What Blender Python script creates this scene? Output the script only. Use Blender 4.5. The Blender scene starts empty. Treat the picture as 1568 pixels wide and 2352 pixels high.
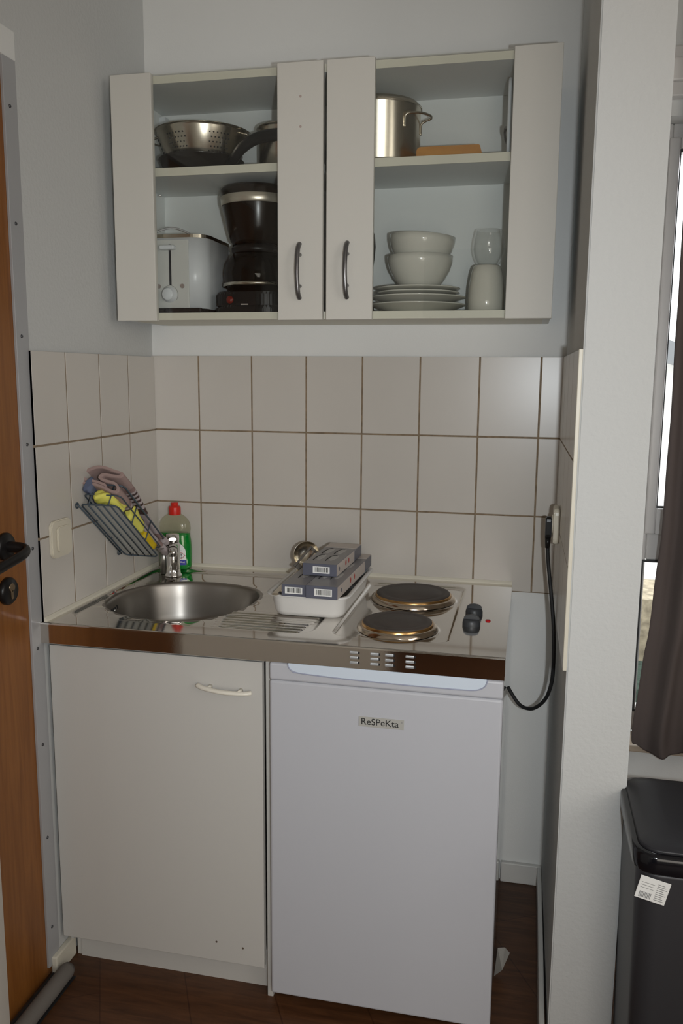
import bpy, bmesh, math, random
from math import sin, cos, pi, radians
from mathutils import Vector, Matrix
import numpy as np

random.seed(7)
S = bpy.context.scene
C = S.collection

# ------------------------------------------------------------------ camera
YAW, PITCH, ROLL, FPX = 0.2166, -0.1606, 0.0079, 1946.25
CAM = Vector((1.0267, -2.2156, 1.3834))
fw = Vector((-sin(YAW)*cos(PITCH), cos(YAW)*cos(PITCH), sin(PITCH)))
rt = Vector((cos(YAW), sin(YAW), 0)); up = rt.cross(fw)
rt, up = cos(ROLL)*rt+sin(ROLL)*up, -sin(ROLL)*rt+cos(ROLL)*up
cd = bpy.data.cameras.new('camera'); cam = bpy.data.objects.new('camera', cd); C.objects.link(cam)
cd.sensor_fit = 'VERTICAL'; cd.sensor_height = 23.52; cd.sensor_width = 15.68
cd.lens = FPX*23.52/2352
cd.clip_start = 0.02
M = Matrix((rt, up, -fw)).transposed().to_4x4(); M.translation = CAM
cam.matrix_world = M
S.camera = cam

# ------------------------------------------------------------------ world, lights, exposure
S.view_settings.view_transform = 'Standard'; S.view_settings.look = 'None'
S.view_settings.exposure = -0.17; S.view_settings.gamma = 1.0; S.view_settings.use_curve_mapping = False
w = bpy.data.worlds.new('sky'); S.world = w; w.use_nodes = True
bg = w.node_tree.nodes['Background']; bg.inputs[0].default_value = (0.93, 0.97, 1.0, 1); bg.inputs[1].default_value = 2.4
S.cycles.max_bounces = 10; S.cycles.diffuse_bounces = 4; S.cycles.glossy_bounces = 6
S.cycles.transparent_max_bounces = 12; S.cycles.transmission_bounces = 8
S.cycles.blur_glossy = 0.22; S.cycles.sample_clamp_indirect = 30.0
S.cycles.use_denoising = True

def area(name, loc, target, sx, sy, power, col):
    l = bpy.data.lights.new(name, 'AREA'); l.shape = 'RECTANGLE'; l.size = sx; l.size_y = sy
    l.energy = power; l.color = col
    o = bpy.data.objects.new(name, l); C.objects.link(o); o.location = loc
    o.rotation_euler = (Vector(target)-Vector(loc)).to_track_quat('-Z', 'Y').to_euler()
    return o
# the flash of the camera that took the picture (a spot, turned upright beside the lens)
fl = bpy.data.lights.new('camera_flash', 'SPOT'); fl.energy = 54; fl.color = (0.90, 0.96, 1.0)
fl.shadow_soft_size = 0.016; fl.spot_size = radians(104); fl.spot_blend = 1.0
fo = bpy.data.objects.new('camera_flash', fl); C.objects.link(fo); fo.location = (1.142, -2.20, 1.365)
fo.rotation_euler = (Vector((0.56, 0.0, 1.00))-fo.location).to_track_quat('-Z', 'Y').to_euler(); fo.scale = (0.68, 1, 1)
# broad warm fill added behind the camera; no window is known there
area('rear_fill_light', (1.15, -3.36, 1.08), (1.0, 0, 0.95), 1.9, 1.15, 30, (1.0, 0.92, 0.82))
area('side_fill_light', (3.17, -2.35, 1.5), (0.6, -2.0, 1.1), 1.5, 1.4, 28, (1.0, 0.96, 0.90))  # second fill, added at the right for the left and rear walls
# daylight falling in through the window beside the kitchenette
area('sky_daylight', (1.75, 0.75, 2.3), (1.75, -1.0, 0.6), 1.2, 0.6, 22, (0.92, 0.96, 1.0))

# ------------------------------------------------------------------ materials
def srgb(r, g, b):
    f = lambda c: (c/255/12.92) if c/255 <= 0.04045 else ((c/255+0.055)/1.055)**2.4
    return (f(r), f(g), f(b), 1)
def mat(name, col, rough=0.5, metal=0.0, bump=None, var=None, spec=0.5, coat=0.0, trans=0.0, ior=1.45, emit=None, aniso=0.0):
    m = bpy.data.materials.new(name); m.use_nodes = True; nt = m.node_tree; N = nt.nodes; L = nt.links
    b = N['Principled BSDF']
    c = col if len(col) == 4 else (*col, 1)
    b.inputs['Base Color'].default_value = c; b.inputs['Roughness'].default_value = rough
    b.inputs['Metallic'].default_value = metal; b.inputs['Specular IOR Level'].default_value = spec
    b.inputs['Coat Weight'].default_value = coat; b.inputs['Transmission Weight'].default_value = trans
    b.inputs['IOR'].default_value = ior; b.inputs['Anisotropic'].default_value = aniso
    tc = N.new('ShaderNodeTexCoord')
    if bump:                       # (scale, strength, distance, detail)
        n = N.new('ShaderNodeTexNoise'); n.inputs['Scale'].default_value = bump[0]; n.inputs['Detail'].default_value = bump[3] if len(bump) > 3 else 3
        L.new(tc.outputs['Object'], n.inputs['Vector'])
        bp = N.new('ShaderNodeBump'); bp.inputs['Strength'].default_value = bump[1]; bp.inputs['Distance'].default_value = bump[2]
        L.new(n.outputs['Fac'], bp.inputs['Height']); L.new(bp.outputs['Normal'], b.inputs['Normal'])
    if var:                        # (scale, amount, stretch vector)
        n = N.new('ShaderNodeTexNoise'); n.inputs['Scale'].default_value = var[0]; n.inputs['Detail'].default_value = 5
        mp = N.new('ShaderNodeMapping'); mp.inputs['Scale'].default_value = var[2] if len(var) > 2 else (1, 1, 1)
        L.new(tc.outputs['Object'], mp.inputs['Vector']); L.new(mp.outputs['Vector'], n.inputs['Vector'])
        r = N.new('ShaderNodeMapRange'); r.inputs['From Min'].default_value = 0.3; r.inputs['From Max'].default_value = 0.7
        r.inputs['To Min'].default_value = 1-var[1]; r.inputs['To Max'].default_value = 1+var[1]
        L.new(n.outputs['Fac'], r.inputs['Value'])
        mx = N.new('ShaderNodeVectorMath'); mx.operation = 'SCALE'; mx.inputs[0].default_value = c[:3]
        L.new(r.outputs['Result'], mx.inputs['Scale']); L.new(mx.outputs['Vector'], b.inputs['Base Color'])
    return m
def glass(name, tint=(1, 1, 1), gloss=0.02, fac=None, rough=0.0):
    """clear sheet: transparent with a Fresnel reflection"""
    m = bpy.data.materials.new(name); m.use_nodes = True; nt = m.node_tree; N = nt.nodes; L = nt.links
    N.remove(N['Principled BSDF']); out = N['Material Output']
    t = N.new('ShaderNodeBsdfTransparent'); t.inputs[0].default_value = (*tint, 1)
    g = N.new('ShaderNodeBsdfGlossy'); g.inputs['Roughness'].default_value = gloss
    mx = N.new('ShaderNodeMixShader'); lw = N.new('ShaderNodeLayerWeight'); lw.inputs[0].default_value = 0.5
    pw = N.new('ShaderNodeMath'); pw.operation = 'POWER'; pw.inputs[1].default_value = 4.0; L.new(lw.outputs['Facing'], pw.inputs[0])
    f = N.new('ShaderNodeMath'); f.operation = 'MULTIPLY_ADD'; f.inputs[1].default_value = 0.6; f.inputs[2].default_value = 0.035; L.new(pw.outputs[0], f.inputs[0])
    L.new(f.outputs[0], mx.inputs[0]); L.new(t.outputs[0], mx.inputs[1]); L.new(g.outputs[0], mx.inputs[2])
    L.new(mx.outputs[0], out.inputs[0])
    return m
def wood(name, c1, c2, scale, stretch, rough, bands=6, planks=None):
    m = mat(name, c1, rough); nt = m.node_tree; N = nt.nodes; L = nt.links; b = N['Principled BSDF']
    tc = N.new('ShaderNodeTexCoord'); mp = N.new('ShaderNodeMapping'); mp.inputs['Scale'].default_value = stretch
    L.new(tc.outputs['Object'], mp.inputs['Vector'])
    n = N.new('ShaderNodeTexNoise'); n.inputs['Scale'].default_value = scale; n.inputs['Detail'].default_value = 8; n.inputs['Roughness'].default_value = 0.62
    n.inputs['Distortion'].default_value = 0.6
    L.new(mp.outputs['Vector'], n.inputs['Vector'])
    r = N.new('ShaderNodeValToRGB'); r.color_ramp.elements[0].position = 0.32; r.color_ramp.elements[0].color = c2 if len(c2) == 4 else (*c2, 1)
    r.color_ramp.elements[1].position = 0.68; r.color_ramp.elements[1].color = c1 if len(c1) == 4 else (*c1, 1)
    L.new(n.outputs['Fac'], r.inputs['Fac']); last = r.outputs['Color']
    if planks:
        bt = N.new('ShaderNodeTexBrick'); bt.inputs['Scale'].default_value = 1; bt.inputs['Brick Width'].default_value = planks[0]; bt.inputs['Row Height'].default_value = planks[1]
        bt.inputs['Mortar Size'].default_value = 0.0015; bt.inputs['Color1'].default_value = (1, 1, 1, 1); bt.inputs['Color2'].default_value = (0.8, 0.8, 0.8, 1); bt.inputs['Mortar'].default_value = (0.6, 0.55, 0.55, 1)
        mp2 = N.new('ShaderNodeMapping'); mp2.inputs['Rotation'].default_value = (0, 0, radians(planks[2])); L.new(tc.outputs['Object'], mp2.inputs['Vector']); L.new(mp2.outputs['Vector'], bt.inputs['Vector'])
        mm = N.new('ShaderNodeMix'); mm.data_type = 'RGBA'; mm.blend_type = 'MULTIPLY'; mm.inputs['Factor'].default_value = 1
        L.new(last, mm.inputs['A']); L.new(bt.outputs['Color'], mm.inputs['B']); last = mm.outputs['Result']
    L.new(last, b.inputs['Base Color'])
    return m

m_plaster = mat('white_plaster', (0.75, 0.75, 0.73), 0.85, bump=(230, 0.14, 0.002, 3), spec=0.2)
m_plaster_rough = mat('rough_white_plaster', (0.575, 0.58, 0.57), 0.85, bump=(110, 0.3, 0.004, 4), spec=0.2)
m_ceiling = mat('ceiling_paint', (0.72, 0.71, 0.69), 0.9)
m_roomwall = mat('room_wall_paint', (0.66, 0.62, 0.56), 0.9)
m_tile = mat('beige_glazed_tile', (0.565, 0.53, 0.485), 0.28, var=(3, 0.03), spec=0.5)
m_grout = mat('brown_grout', (0.24, 0.18, 0.12), 0.9, var=(60, 0.25))
m_floor = wood('dark_laminate_floor', (0.125, 0.050, 0.019), (0.055, 0.021, 0.008), 7, (1, 9, 1), 0.42, planks=(1.28, 0.19, 62))
m_doorwood = wood('orange_brown_door_veneer', (0.285, 0.108, 0.024), (0.19, 0.066, 0.013), 5, (14, 14, 0.8), 0.38)
m_darkpanel = mat('unlit_doorway_tone', (0.022, 0.017, 0.013), 0.6)  # near-black tone of the slab standing in for an unlit doorway
m_alu = mat('grey_aluminium_strip', (0.42, 0.42, 0.43), 0.45, 0.2, spec=0.4)
m_steel = mat('polished_stainless_steel', (0.68, 0.655, 0.62), 0.075, 1.0, bump=(5, 0.05, 0.002, 2))
m_steelband = mat('stainless_front_band', (0.66, 0.62, 0.57), 0.09, 1.0, bump=(260, 0.05, 0.0004))
m_bowl = mat('brushed_sink_steel', (0.30, 0.28, 0.255), 0.36, 1.0, bump=(300, 0.06, 0.0004))
m_potsteel = mat('pot_stainless_steel', (0.62, 0.57, 0.48), 0.24, 1.0)
m_chrome = mat('chrome', (0.78, 0.78, 0.78), 0.06, 1.0)
m_cab = mat('cream_white_cabinet_laminate', (0.625, 0.605, 0.555), 0.5, bump=(420, 0.12, 0.0006), spec=0.3)
m_cabin = mat('cabinet_interior_laminate', (0.76, 0.785, 0.78), 0.5, spec=0.3)
m_edge = mat('cream_shelf_edge', (0.70, 0.68, 0.58), 0.45)
m_base = mat('light_grey_cabinet_laminate', (0.53, 0.515, 0.485), 0.48, bump=(380, 0.1, 0.0006), spec=0.35)
m_fridge = mat('fridge_white_enamel', (0.49, 0.495, 0.53), 0.38, spec=0.45, bump=(700, 0.05, 0.0003))
m_fridgeside = mat('fridge_glossy_side', (0.74, 0.745, 0.76), 0.07, spec=0.9, coat=0.6)
m_fridgegrip = mat('fridge_pale_blue_grip', (0.62, 0.69, 0.78), 0.3)
m_handle = mat('pewter_handle', (0.17, 0.165, 0.165), 0.3, 0.8)
m_whitehandle = mat('cream_plastic_handle', (0.74, 0.70, 0.61), 0.28)
m_black = mat('black_plastic', (0.010, 0.009, 0.009), 0.32, spec=0.35)
m_blackmatt = mat('black_rubber', (0.015, 0.015, 0.016), 0.6)
m_knob = mat('dark_grey_knob', (0.035, 0.038, 0.043), 0.4)
m_nonstick = mat('black_enamel', (0.014, 0.011, 0.009), 0.2)
m_gap = mat('dark_void', (0.01, 0.01, 0.012), 0.8)
m_coffee = mat('black_appliance_plastic', (0.010, 0.006, 0.004), 0.22, spec=0.3)
m_band = mat('brushed_steel_band', (0.62, 0.57, 0.48), 0.32, 0.75)
m_louvre = mat('vent_steel', (.62, .64, .66), .35, .7)
m_pic = mat('pale_grey_print', (.42, .41, .40), .4)
m_screwhole = mat('brown_hole', (.10, .07, .05), .8)
m_filler = mat('pinkish_filler', (.42, .33, .30), .6)
m_collar = mat('reflection_tinted_collar', (.55, .47, .38), .14, 1.0)  # brown-gold tint stands in for what the bright collar reflects
m_button = mat('pinkish_grey_button', (.30, .25, .23), .35)
m_hot = mat('cast_iron_hotplate', (0.06, 0.048, 0.042), 0.55, var=(18, 0.2))
m_hotring = mat('heat_tinted_ring', (0.50, 0.30, 0.12), 0.25, 1.0)
m_ceramic = mat('white_ceramic', (0.64, 0.63, 0.57), 0.12, coat=0.3)
m_mug = mat('cream_ceramic', (0.66, 0.64, 0.57), 0.14, coat=0.3)
m_tray = mat('white_plastic_tray', (0.68, 0.67, 0.65), 0.3)
m_boxgrey = mat('blue_grey_card', (0.10, 0.105, 0.14), 0.4)
m_boxtop = mat('grey_printed_card', (0.24, 0.23, 0.235), 0.35)
m_boxlight = mat('pale_printed_card', (0.52, 0.46, 0.42), 0.4)
m_label = mat('white_paper', (0.8, 0.8, 0.78), 0.6)
m_ink = mat('black_ink', (0.02, 0.02, 0.02), 0.6)
m_inkgrey = mat('grey_ink', (0.25, 0.25, 0.25), 0.6)
m_inkred = mat('red_ink', (0.45, 0.06, 0.05), 0.5)
m_inkblue = mat('blue_ink', (0.03, 0.04, 0.32), 0.4)
m_red = mat('red_plastic_cap', (0.60, 0.02, 0.01), 0.35)
m_green = mat('green_washing_up_liquid', (0.0, 0.26, 0.035), 0.12, spec=0.6, coat=0.5)
m_clearplastic = glass('clear_bottle_plastic', (0.90, 0.90, 0.83), 0.06)
m_glass = glass('clear_glass', (0.985, 0.985, 0.98), 0.04)
m_pane = glass('cabinet_glass', (0.955, 0.96, 0.95), 0.01)
m_carafe = glass('smoked_glass', (0.30, 0.27, 0.25), 0.02)
m_wire = mat('grey_coated_wire', (0.055, 0.075, 0.095), 0.4)
m_greysheet = mat('grey_translucent_plastic', (0.46, 0.46, 0.43), 0.45)
m_yellow = mat('lemon_yellow_cloth', (0.72, 0.68, 0.13), 0.85, bump=(160, 0.4, 0.002))
m_yellow2 = mat('deep_yellow_rubber', (0.68, 0.48, 0.01), 0.5)
m_bluecloth = mat('blue_grey_cloth', (0.10, 0.12, 0.19), 0.9, bump=(200, 0.4, 0.002))
m_ivory = mat('ivory_switch_plastic', (0.66, 0.61, 0.50), 0.35)
m_toaster = mat('white_toaster_plastic', (0.66, 0.69, 0.72), 0.3)
m_board = wood('bamboo_board', (0.52, 0.25, 0.06), (0.40, 0.17, 0.04), 5, (2, 12, 12), 0.5)
m_silicone = mat('ivory_sealant', (0.66, 0.62, 0.52), 0.4)
m_curtain = mat('taupe_curtain', (0.095, 0.075, 0.07), 0.9, bump=(500, 0.2, 0.0008))
m_pvc = mat('white_window_pvc', (0.66, 0.64, 0.62), 0.3)
m_gasket = mat('dark_window_gasket', (0.05, 0.05, 0.05), 0.6)
m_bin = mat('charcoal_bin_plastic', (0.022, 0.022, 0.026), 0.42)
m_binbody = mat('dark_grey_bin_body', (0.045, 0.045, 0.05), 0.4, 0.25)
m_bingloss = mat('gloss_black_bin_rim', (0.006, 0.006, 0.008), 0.12)
m_board_white = mat('white_skirting', (0.62, 0.61, 0.58), 0.45)
m_sillstone = mat('beige_sill', (0.52, 0.42, 0.32), 0.4)
m_outwall = mat('pale_render', (0.9, 0.88, 0.84), 0.9)  # plain pale wall colour of the house outside
m_outstone = mat('rough_stone_ledge', (0.45, 0.38, 0.27), 0.9, var=(25, 0.45))
m_outdark = mat('dark_green_hedge', (0.03, 0.05, 0.035), 0.9, var=(60, 0.5))
m_outroof = mat('grey_roof_edge', (0.25, 0.26, 0.27), 0.7)
m_roller = mat('grey_foam_fabric', (0.16, 0.145, 0.13), 0.8, bump=(90, 0.2, 0.002))
m_screw = mat('screw_head', (0.12, 0.12, 0.13), 0.4, 0.8)
m_brass = mat('brass_lock', (0.55, 0.42, 0.28), 0.3, 1.0)
m_tag = mat('badge_film', (0.42, 0.41, 0.38), 0.35)
m_foil = glass('clear_plastic_scrap', (0.6, 0.6, 0.58), 0.15)

# striped towel: bands across its length (object Z is set so that it runs along the roll)
def towel_mat():
    m = mat('mauve_striped_towel', (0.36, 0.26, 0.24), 0.95, bump=(260, 0.5, 0.0015)); nt = m.node_tree; N = nt.nodes; L = nt.links
    at = N.new('ShaderNodeAttribute'); at.attribute_name = 'along'
    r = N.new('ShaderNodeValToRGB'); r.color_ramp.interpolation = 'CONSTANT'; cr = r.color_ramp
    mauve, pale, dark, mid = (0.34, 0.24, 0.22, 1), (0.44, 0.38, 0.38, 1), (0.075, 0.045, 0.04, 1), (0.27, 0.18, 0.165, 1)
    cr.elements[0].position = 0; cr.elements[0].color = mauve; cr.elements[1].position = 0.50; cr.elements[1].color = dark
    for p, c in ((0.22, mid), (0.565, pale), (0.80, mid), (0.88, pale)):
        e = cr.elements.new(p); e.color = c
    k = 0
    for i in range(9):
        p = 0.27+i*0.024
        e = cr.elements.new(p); e.color = pale if i % 2 == 0 else dark
        if len(cr.elements) > 28: break
    L.new(at.outputs['Fac'], r.inputs['Fac']); L.new(r.outputs['Color'], N['Principled BSDF'].inputs['Base Color'])
    return m
m_towel = towel_mat()

# ------------------------------------------------------------------ mesh helpers
def box(bm, x0, x1, y0, y1, z0, z1, bev=0.0, seg=2, mi=0):
    t = bmesh.new(); bmesh.ops.create_cube(t, size=1)
    bmesh.ops.scale(t, vec=(abs(x1-x0), abs(y1-y0), abs(z1-z0)), verts=t.verts)
    bmesh.ops.translate(t, vec=((x0+x1)/2, (y0+y1)/2, (z0+z1)/2), verts=t.verts)
    if bev > 0: bmesh.ops.bevel(t, geom=t.edges[:], offset=bev, segments=seg, affect='EDGES', profile=0.5)
    merge(bm, t, mi)
def merge(bm, t, mi=0, M=None):
    if M is not None: bmesh.ops.transform(t, matrix=M, verts=t.verts)
    vm = {v: bm.verts.new(v.co) for v in t.verts}
    for f in t.faces:
        try:
            nf = bm.faces.new([vm[v] for v in f.verts]); nf.material_index = mi if mi else f.material_index; nf.smooth = f.smooth
        except ValueError: pass
    t.free()
def cyl(bm, p0, p1, r0, r1=None, seg=24, caps=True, mi=0):
    r1 = r0 if r1 is None else r1
    tube(bm, [p0, p1], [r0, r1], seg, caps, mi)
def tube(bm, pts, r, seg=12, caps=True, mi=0, closed=False, flat=None):
    pts = [Vector(p) for p in pts]; n = len(pts)
    R = r if isinstance(r, (list, tuple)) else [r]*n
    rings = []; prev = None
    for i, p in enumerate(pts):
        if closed: d = pts[(i+1) % n]-pts[i-1]
        else: d = pts[min(i+1, n-1)]-pts[max(i-1, 0)]
        d.normalize()
        if prev is None:
            a = Vector((0, 0, 1)) if abs(d.z) < 0.9 else Vector((1, 0, 0)); u = d.cross(a).normalized()
        else:
            u = (prev - d*prev.dot(d)).normalized()
        prev = u; v = d.cross(u)
        fx, fy = flat if flat else (1, 1)
        rings.append([bm.verts.new(p+(u*cos(2*pi*k/seg)*fx+v*sin(2*pi*k/seg)*fy)*R[i]) for k in range(seg)])
    m = n if closed else n-1
    for i in range(m):
        A, B = rings[i], rings[(i+1) % n]
        for k in range(seg):
            f = bm.faces.new((A[k], A[(k+1) % seg], B[(k+1) % seg], B[k])); f.smooth = True; f.material_index = mi
    if caps and not closed:
        f = bm.faces.new(list(reversed(rings[0]))); f.material_index = mi
        f = bm.faces.new(rings[-1]); f.material_index = mi
def lathe(bm, prof, c=(0, 0, 0), seg=48, mi=0, M=None, sx=1, sy=1, thick=None):
    """prof: list of (r, z)"""
    t = bmesh.new(); rings = []
    for r, z in prof:
        if r < 1e-6: rings.append([t.verts.new((0, 0, z))])
        else: rings.append([t.verts.new((r*cos(2*pi*k/seg)*sx, r*sin(2*pi*k/seg)*sy, z)) for k in range(seg)])
    for A, B in zip(rings, rings[1:]):
        for k in range(seg):
            k2 = (k+1) % seg
            if len(A) == 1 and len(B) == 1: continue
            if len(A) == 1: vs = (A[0], B[k], B[k2])
            elif len(B) == 1: vs = (A[k], B[0], A[k2])
            else: vs = (A[k], B[k], B[k2], A[k2])
            f = t.faces.new(vs); f.smooth = True
    bmesh.ops.recalc_face_normals(t, faces=t.faces)
    T = Matrix.Translation(c)
    if M is not None: T = T @ M
    merge(bm, t, mi, T)
def shell(prof, th):
    """thin-walled profile: out along prof then back inside"""
    out = list(prof); ins = []
    for i, (r, z) in enumerate(prof):
        a = prof[max(i-1, 0)]; b = prof[min(i+1, len(prof)-1)]
        dx, dz = b[0]-a[0], b[1]-a[1]; l = math.hypot(dx, dz) or 1
        ins.append((max(r-dz/l*th, 0), z+dx/l*th))
    return out+list(reversed(ins))
def prism(bm, pts, z0, z1, axis='z', mi=0, bev=0):
    """extrude a 2D outline; axis z: pts=(x,y); y: pts=(x,z); x: pts=(y,z)"""
    def P(a, b, h): return {'z': (a, b, h), 'y': (a, h, b), 'x': (h, a, b)}[axis]
    t = bmesh.new()
    A = [t.verts.new(P(a, b, z0)) for a, b in pts]; B = [t.verts.new(P(a, b, z1)) for a, b in pts]
    n = len(pts); t.faces.new(A); t.faces.new(list(reversed(B)))
    for k in range(n): t.faces.new((A[k], A[(k+1) % n], B[(k+1) % n], B[k]))
    bmesh.ops.recalc_face_normals(t, faces=t.faces)
    if bev: bmesh.ops.bevel(t, geom=t.edges[:], offset=bev, segments=2, affect='EDGES')
    merge(bm, t, mi)
def rrect(x0, x1, y0, y1, r, seg=6):
    pts = []
    for cx, cy, a in ((x1-r, y1-r, 0), (x0+r, y1-r, 90), (x0+r, y0+r, 180), (x1-r, y0+r, 270)):
        for k in range(seg+1):
            t = radians(a+90*k/seg); pts.append((cx+r*cos(t), cy+r*sin(t)))
    return pts
def spline(pts, n=8, closed=False):
    P = [Vector(p) for p in pts]; out = []; N = len(P)
    rng = range(N if closed else N-1)
    for i in rng:
        if closed: p0, p1, p2, p3 = P[i-1], P[i], P[(i+1) % N], P[(i+2) % N]
        else: p0, p1, p2, p3 = P[max(i-1, 0)], P[i], P[i+1], P[min(i+2, N-1)]
        for k in range(n):
            t = k/n
            out.append(0.5*((2*p1)+(-p0+p2)*t+(2*p0-5*p1+4*p2-p3)*t*t+(-p0+3*p1-3*p2+p3)*t**3))
    if not closed: out.append(P[-1])
    return out
BM = bmesh.new

def obj(name, bm, m, parent=None, kind=None, label=None, smooth_angle=None, T=None):
    me = bpy.data.meshes.new(name)
    bmesh.ops.recalc_face_normals(bm, faces=bm.faces) if not getattr(bm, 'keep', False) else None
    bm.to_mesh(me); bm.free()
    for mm in (m if isinstance(m, (list, tuple)) else [m]): me.materials.append(mm)
    o = bpy.data.objects.new(name, me); C.objects.link(o)
    if parent is not None:
        o.parent = parent
        mw = Matrix.Identity(4); q = parent; chain = []
        while q is not None: chain.append(q); q = q.parent
        for q in reversed(chain): mw = mw @ q.matrix_parent_inverse @ q.matrix_basis
        o.matrix_parent_inverse = mw.inverted()
    if T is not None: o.matrix_basis = T
    if kind: o['kind'] = kind
    if label: o['label'] = label
    return o
def thing(name, label, cat, loc, group=None):
    o = bpy.data.objects.new(name, None); C.objects.link(o); o.location = loc; o.empty_display_size = 0.05
    o['label'] = label; o['category'] = cat
    if group: o['group'] = group
    return o
def tag(o, label, cat, group=None):
    o['label'] = label; o['category'] = cat
    if group: o['group'] = group
    return o
def struct(name, bm, m, parent=None):
    return obj(name, bm, m, parent, kind='structure' if parent is None else None)

# ================================================================== SETTING
XR = 1.110          # kitchen side of the partition
XS = 0.010          # it runs a touch out of square
PY = -0.600         # its free end
PX2 = 1.240         # its far side
RX, RY, RZ = 3.2, -3.4, 2.52

bm = BM(); box(bm, -0.15, RX, RY, 0.15, -0.06, 0); struct('floor', bm, m_floor)
bm = BM(); box(bm, -0.15, RX+.1, RY-.1, 0.15, RZ, RZ+0.06); struct('ceiling', bm, m_ceiling)
bm = BM(); box(bm, -0.12, PX2, 0.0, 0.15, 0, RZ); struct('wall_back', bm, m_plaster)
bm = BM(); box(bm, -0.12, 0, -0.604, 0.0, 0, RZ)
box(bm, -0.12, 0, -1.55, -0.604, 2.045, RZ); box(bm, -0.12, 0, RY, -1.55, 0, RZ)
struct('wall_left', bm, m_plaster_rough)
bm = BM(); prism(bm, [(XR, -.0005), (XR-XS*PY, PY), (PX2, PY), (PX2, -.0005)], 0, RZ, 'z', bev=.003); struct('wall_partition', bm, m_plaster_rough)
# wall with the big window, to the right of the partition
WX0, WX1, WZ0, WZ1 = 1.285, 2.42, 0.445, 1.985
bm = BM()
box(bm, PX2, RX, 0.0, 0.15, 0, WZ0-0.02); box(bm, PX2, RX, 0.0, 0.15, WZ1, RZ)
box(bm, PX2, WX0, 0.0, 0.15, WZ0-0.02, WZ1); box(bm, WX1, RX, 0.0, 0.15, WZ0-0.02, WZ1)
struct('wall_window', bm, m_plaster)
bm = BM(); box(bm, RX, RX+.1, RY, 0.15, 0, RZ); struct('wall_right', bm, m_roomwall)
bm = BM(); box(bm, -0.12, RX+.1, RY-.1, RY, 0, RZ); struct('wall_rear', bm, m_roomwall)
bm = BM(); box(bm, 0.34, 1.28, RY+0.001, RY+0.045, 0, 2.1, 0.002); dark_slab = struct('unlit_doorway_slab', bm, m_darkpanel)  # dark slab added so the steel front band mirrors an unlit opening

# --- tiles
def tile_field(name, planes, flip, u0, u1, ucuts, zc, thick, gap=0.0042):
    """grout slab with bevelled tiles; flip maps (u, depth, z) to world"""
    bm = BM(); t = BM()
    def put(a0, a1, d0, d1, z0, z1, bev, mi):
        q = BM(); box(q, a0, a1, d0, d1, z0, z1, bev, 3 if bev else 1)
        for v in q.verts: v.co = Vector(flip(v.co.x, v.co.y, v.co.z))
        merge(bm, q, mi)
    put(u0, u1, 0.0002, thick-0.0009, zc[-1], zc[0], 0, 1)
    for a, b in zip(ucuts, ucuts[1:]):
        for z1, z0 in zip(zc, zc[1:]):
            g0 = gap/2 if a > u0+1e-4 else 0.0; g1 = gap/2 if b < u1-1e-4 else 0.0
            put(a+g0, b-g1, 0.0004, thick, z0+gap/2, z1-(gap/2 if z1 != zc[0] else 0), 0.0008, 0)
    t.free()
    o = obj(name, bm, [m_tile, m_grout], kind='structure')
    for f in o.data.polygons: f.use_smooth = False
    return o
TT = 0.008
zr = [1.431, 1.229, 1.027, 0.825]
tile_field('trim_1', 0, lambda u, d, z: (u, -d, z), 0.0, XR, [0.0, .1376, .2896, .4416, .5936, .7456, .8976, 1.0496, XR], zr, TT)
zl = [1.428, 1.228, 1.028, 0.828]
tile_field('trim_2', 0, lambda u, d, z: (d, -u, z), 0.009, 0.604, [0.009, .166, .318, .470, 0.604], zl, TT)
tile_field('trim_3', 0, lambda u, d, z: (XR+XS*u-d, -u, z), 0.009, 0.594, [0.009, .15, .302, .454, .594], zr, TT)
bm = BM(); box(bm, XR-.0015, XR+.0058, -.6012, -.5945, .825, 1.433, .0012); struct('trim_7', bm, m_silicone)
# skirting boards
bm = BM(); box(bm, 1.0, XR, -0.014, 0, 0, 0.058, 0.003); struct('baseboard_back', bm, m_board_white)
bm = BM(); box(bm, XR-0.012, XR, PY, -0.014, 0, 0.058, 0.003); struct('baseboard_partition', bm, m_board_white)
bm = BM(); box(bm, 0, 0.014, -0.632, -0.545, 0, 0.05, 0.003); struct('baseboard_left', bm, m_silicone)

# --- entrance door in the left wall, with aluminium cover strip
d1 = thing('door_1', 'orange brown wooden entrance door with black lever handle at the left edge', 'door', (0, -1.05, 0))
del d1['category']; d1['kind'] = 'structure'
bm = BM(); box(bm, -0.045, -0.004, -1.50, -0.606, 0.008, 1.985, 0.002); obj('door_leaf', bm, m_doorwood, d1)
bm = BM(); box(bm, -0.004, 0.0025, -0.644, -0.600, 0.03, 2.02, 0.001); st = obj('cover_strip', bm, m_alu, d1, label='grey aluminium strip screwed along the door edge')
for i in range(9):
    bm = BM(); z = 1.90-i*0.222; cyl(bm, (0.002, -0.626, z), (0.0042, -0.626, z), 0.0042, 0.003, 10); obj('screw', bm, m_screw, st)
bm = BM(); box(bm, -0.10, 0.004, -1.55, -0.600, 1.99, 2.045, 0.002); box(bm, -0.10, 0.006, -1.55, -1.505, 0, 1.99, 0.002); obj('door_frame', bm, m_plaster, d1)
h = None
bm = BM(); lathe(bm, [(0, 0), (0.0285, 0), (0.0285, 0.006), (0.024, 0.011), (0, 0.011)], (0, 0, 0), 32)
hr = obj('handle_rose', bm, m_black, d1, T=Matrix.Translation((-0.004, -0.716, 1.034)) @ Matrix.Rotation(pi/2, 4, 'Y'))
bm = BM(); tube(bm, spline([(0.004, -0.716, 1.034), (0.035, -0.714, 1.032), (0.050, -0.722, 1.029), (0.056, -0.745, 1.025), (0.055, -0.80, 1.017), (0.052, -0.855, 1.008)], 8), [0.0085]*41, 14, flat=(1.0, 1.35))
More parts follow.
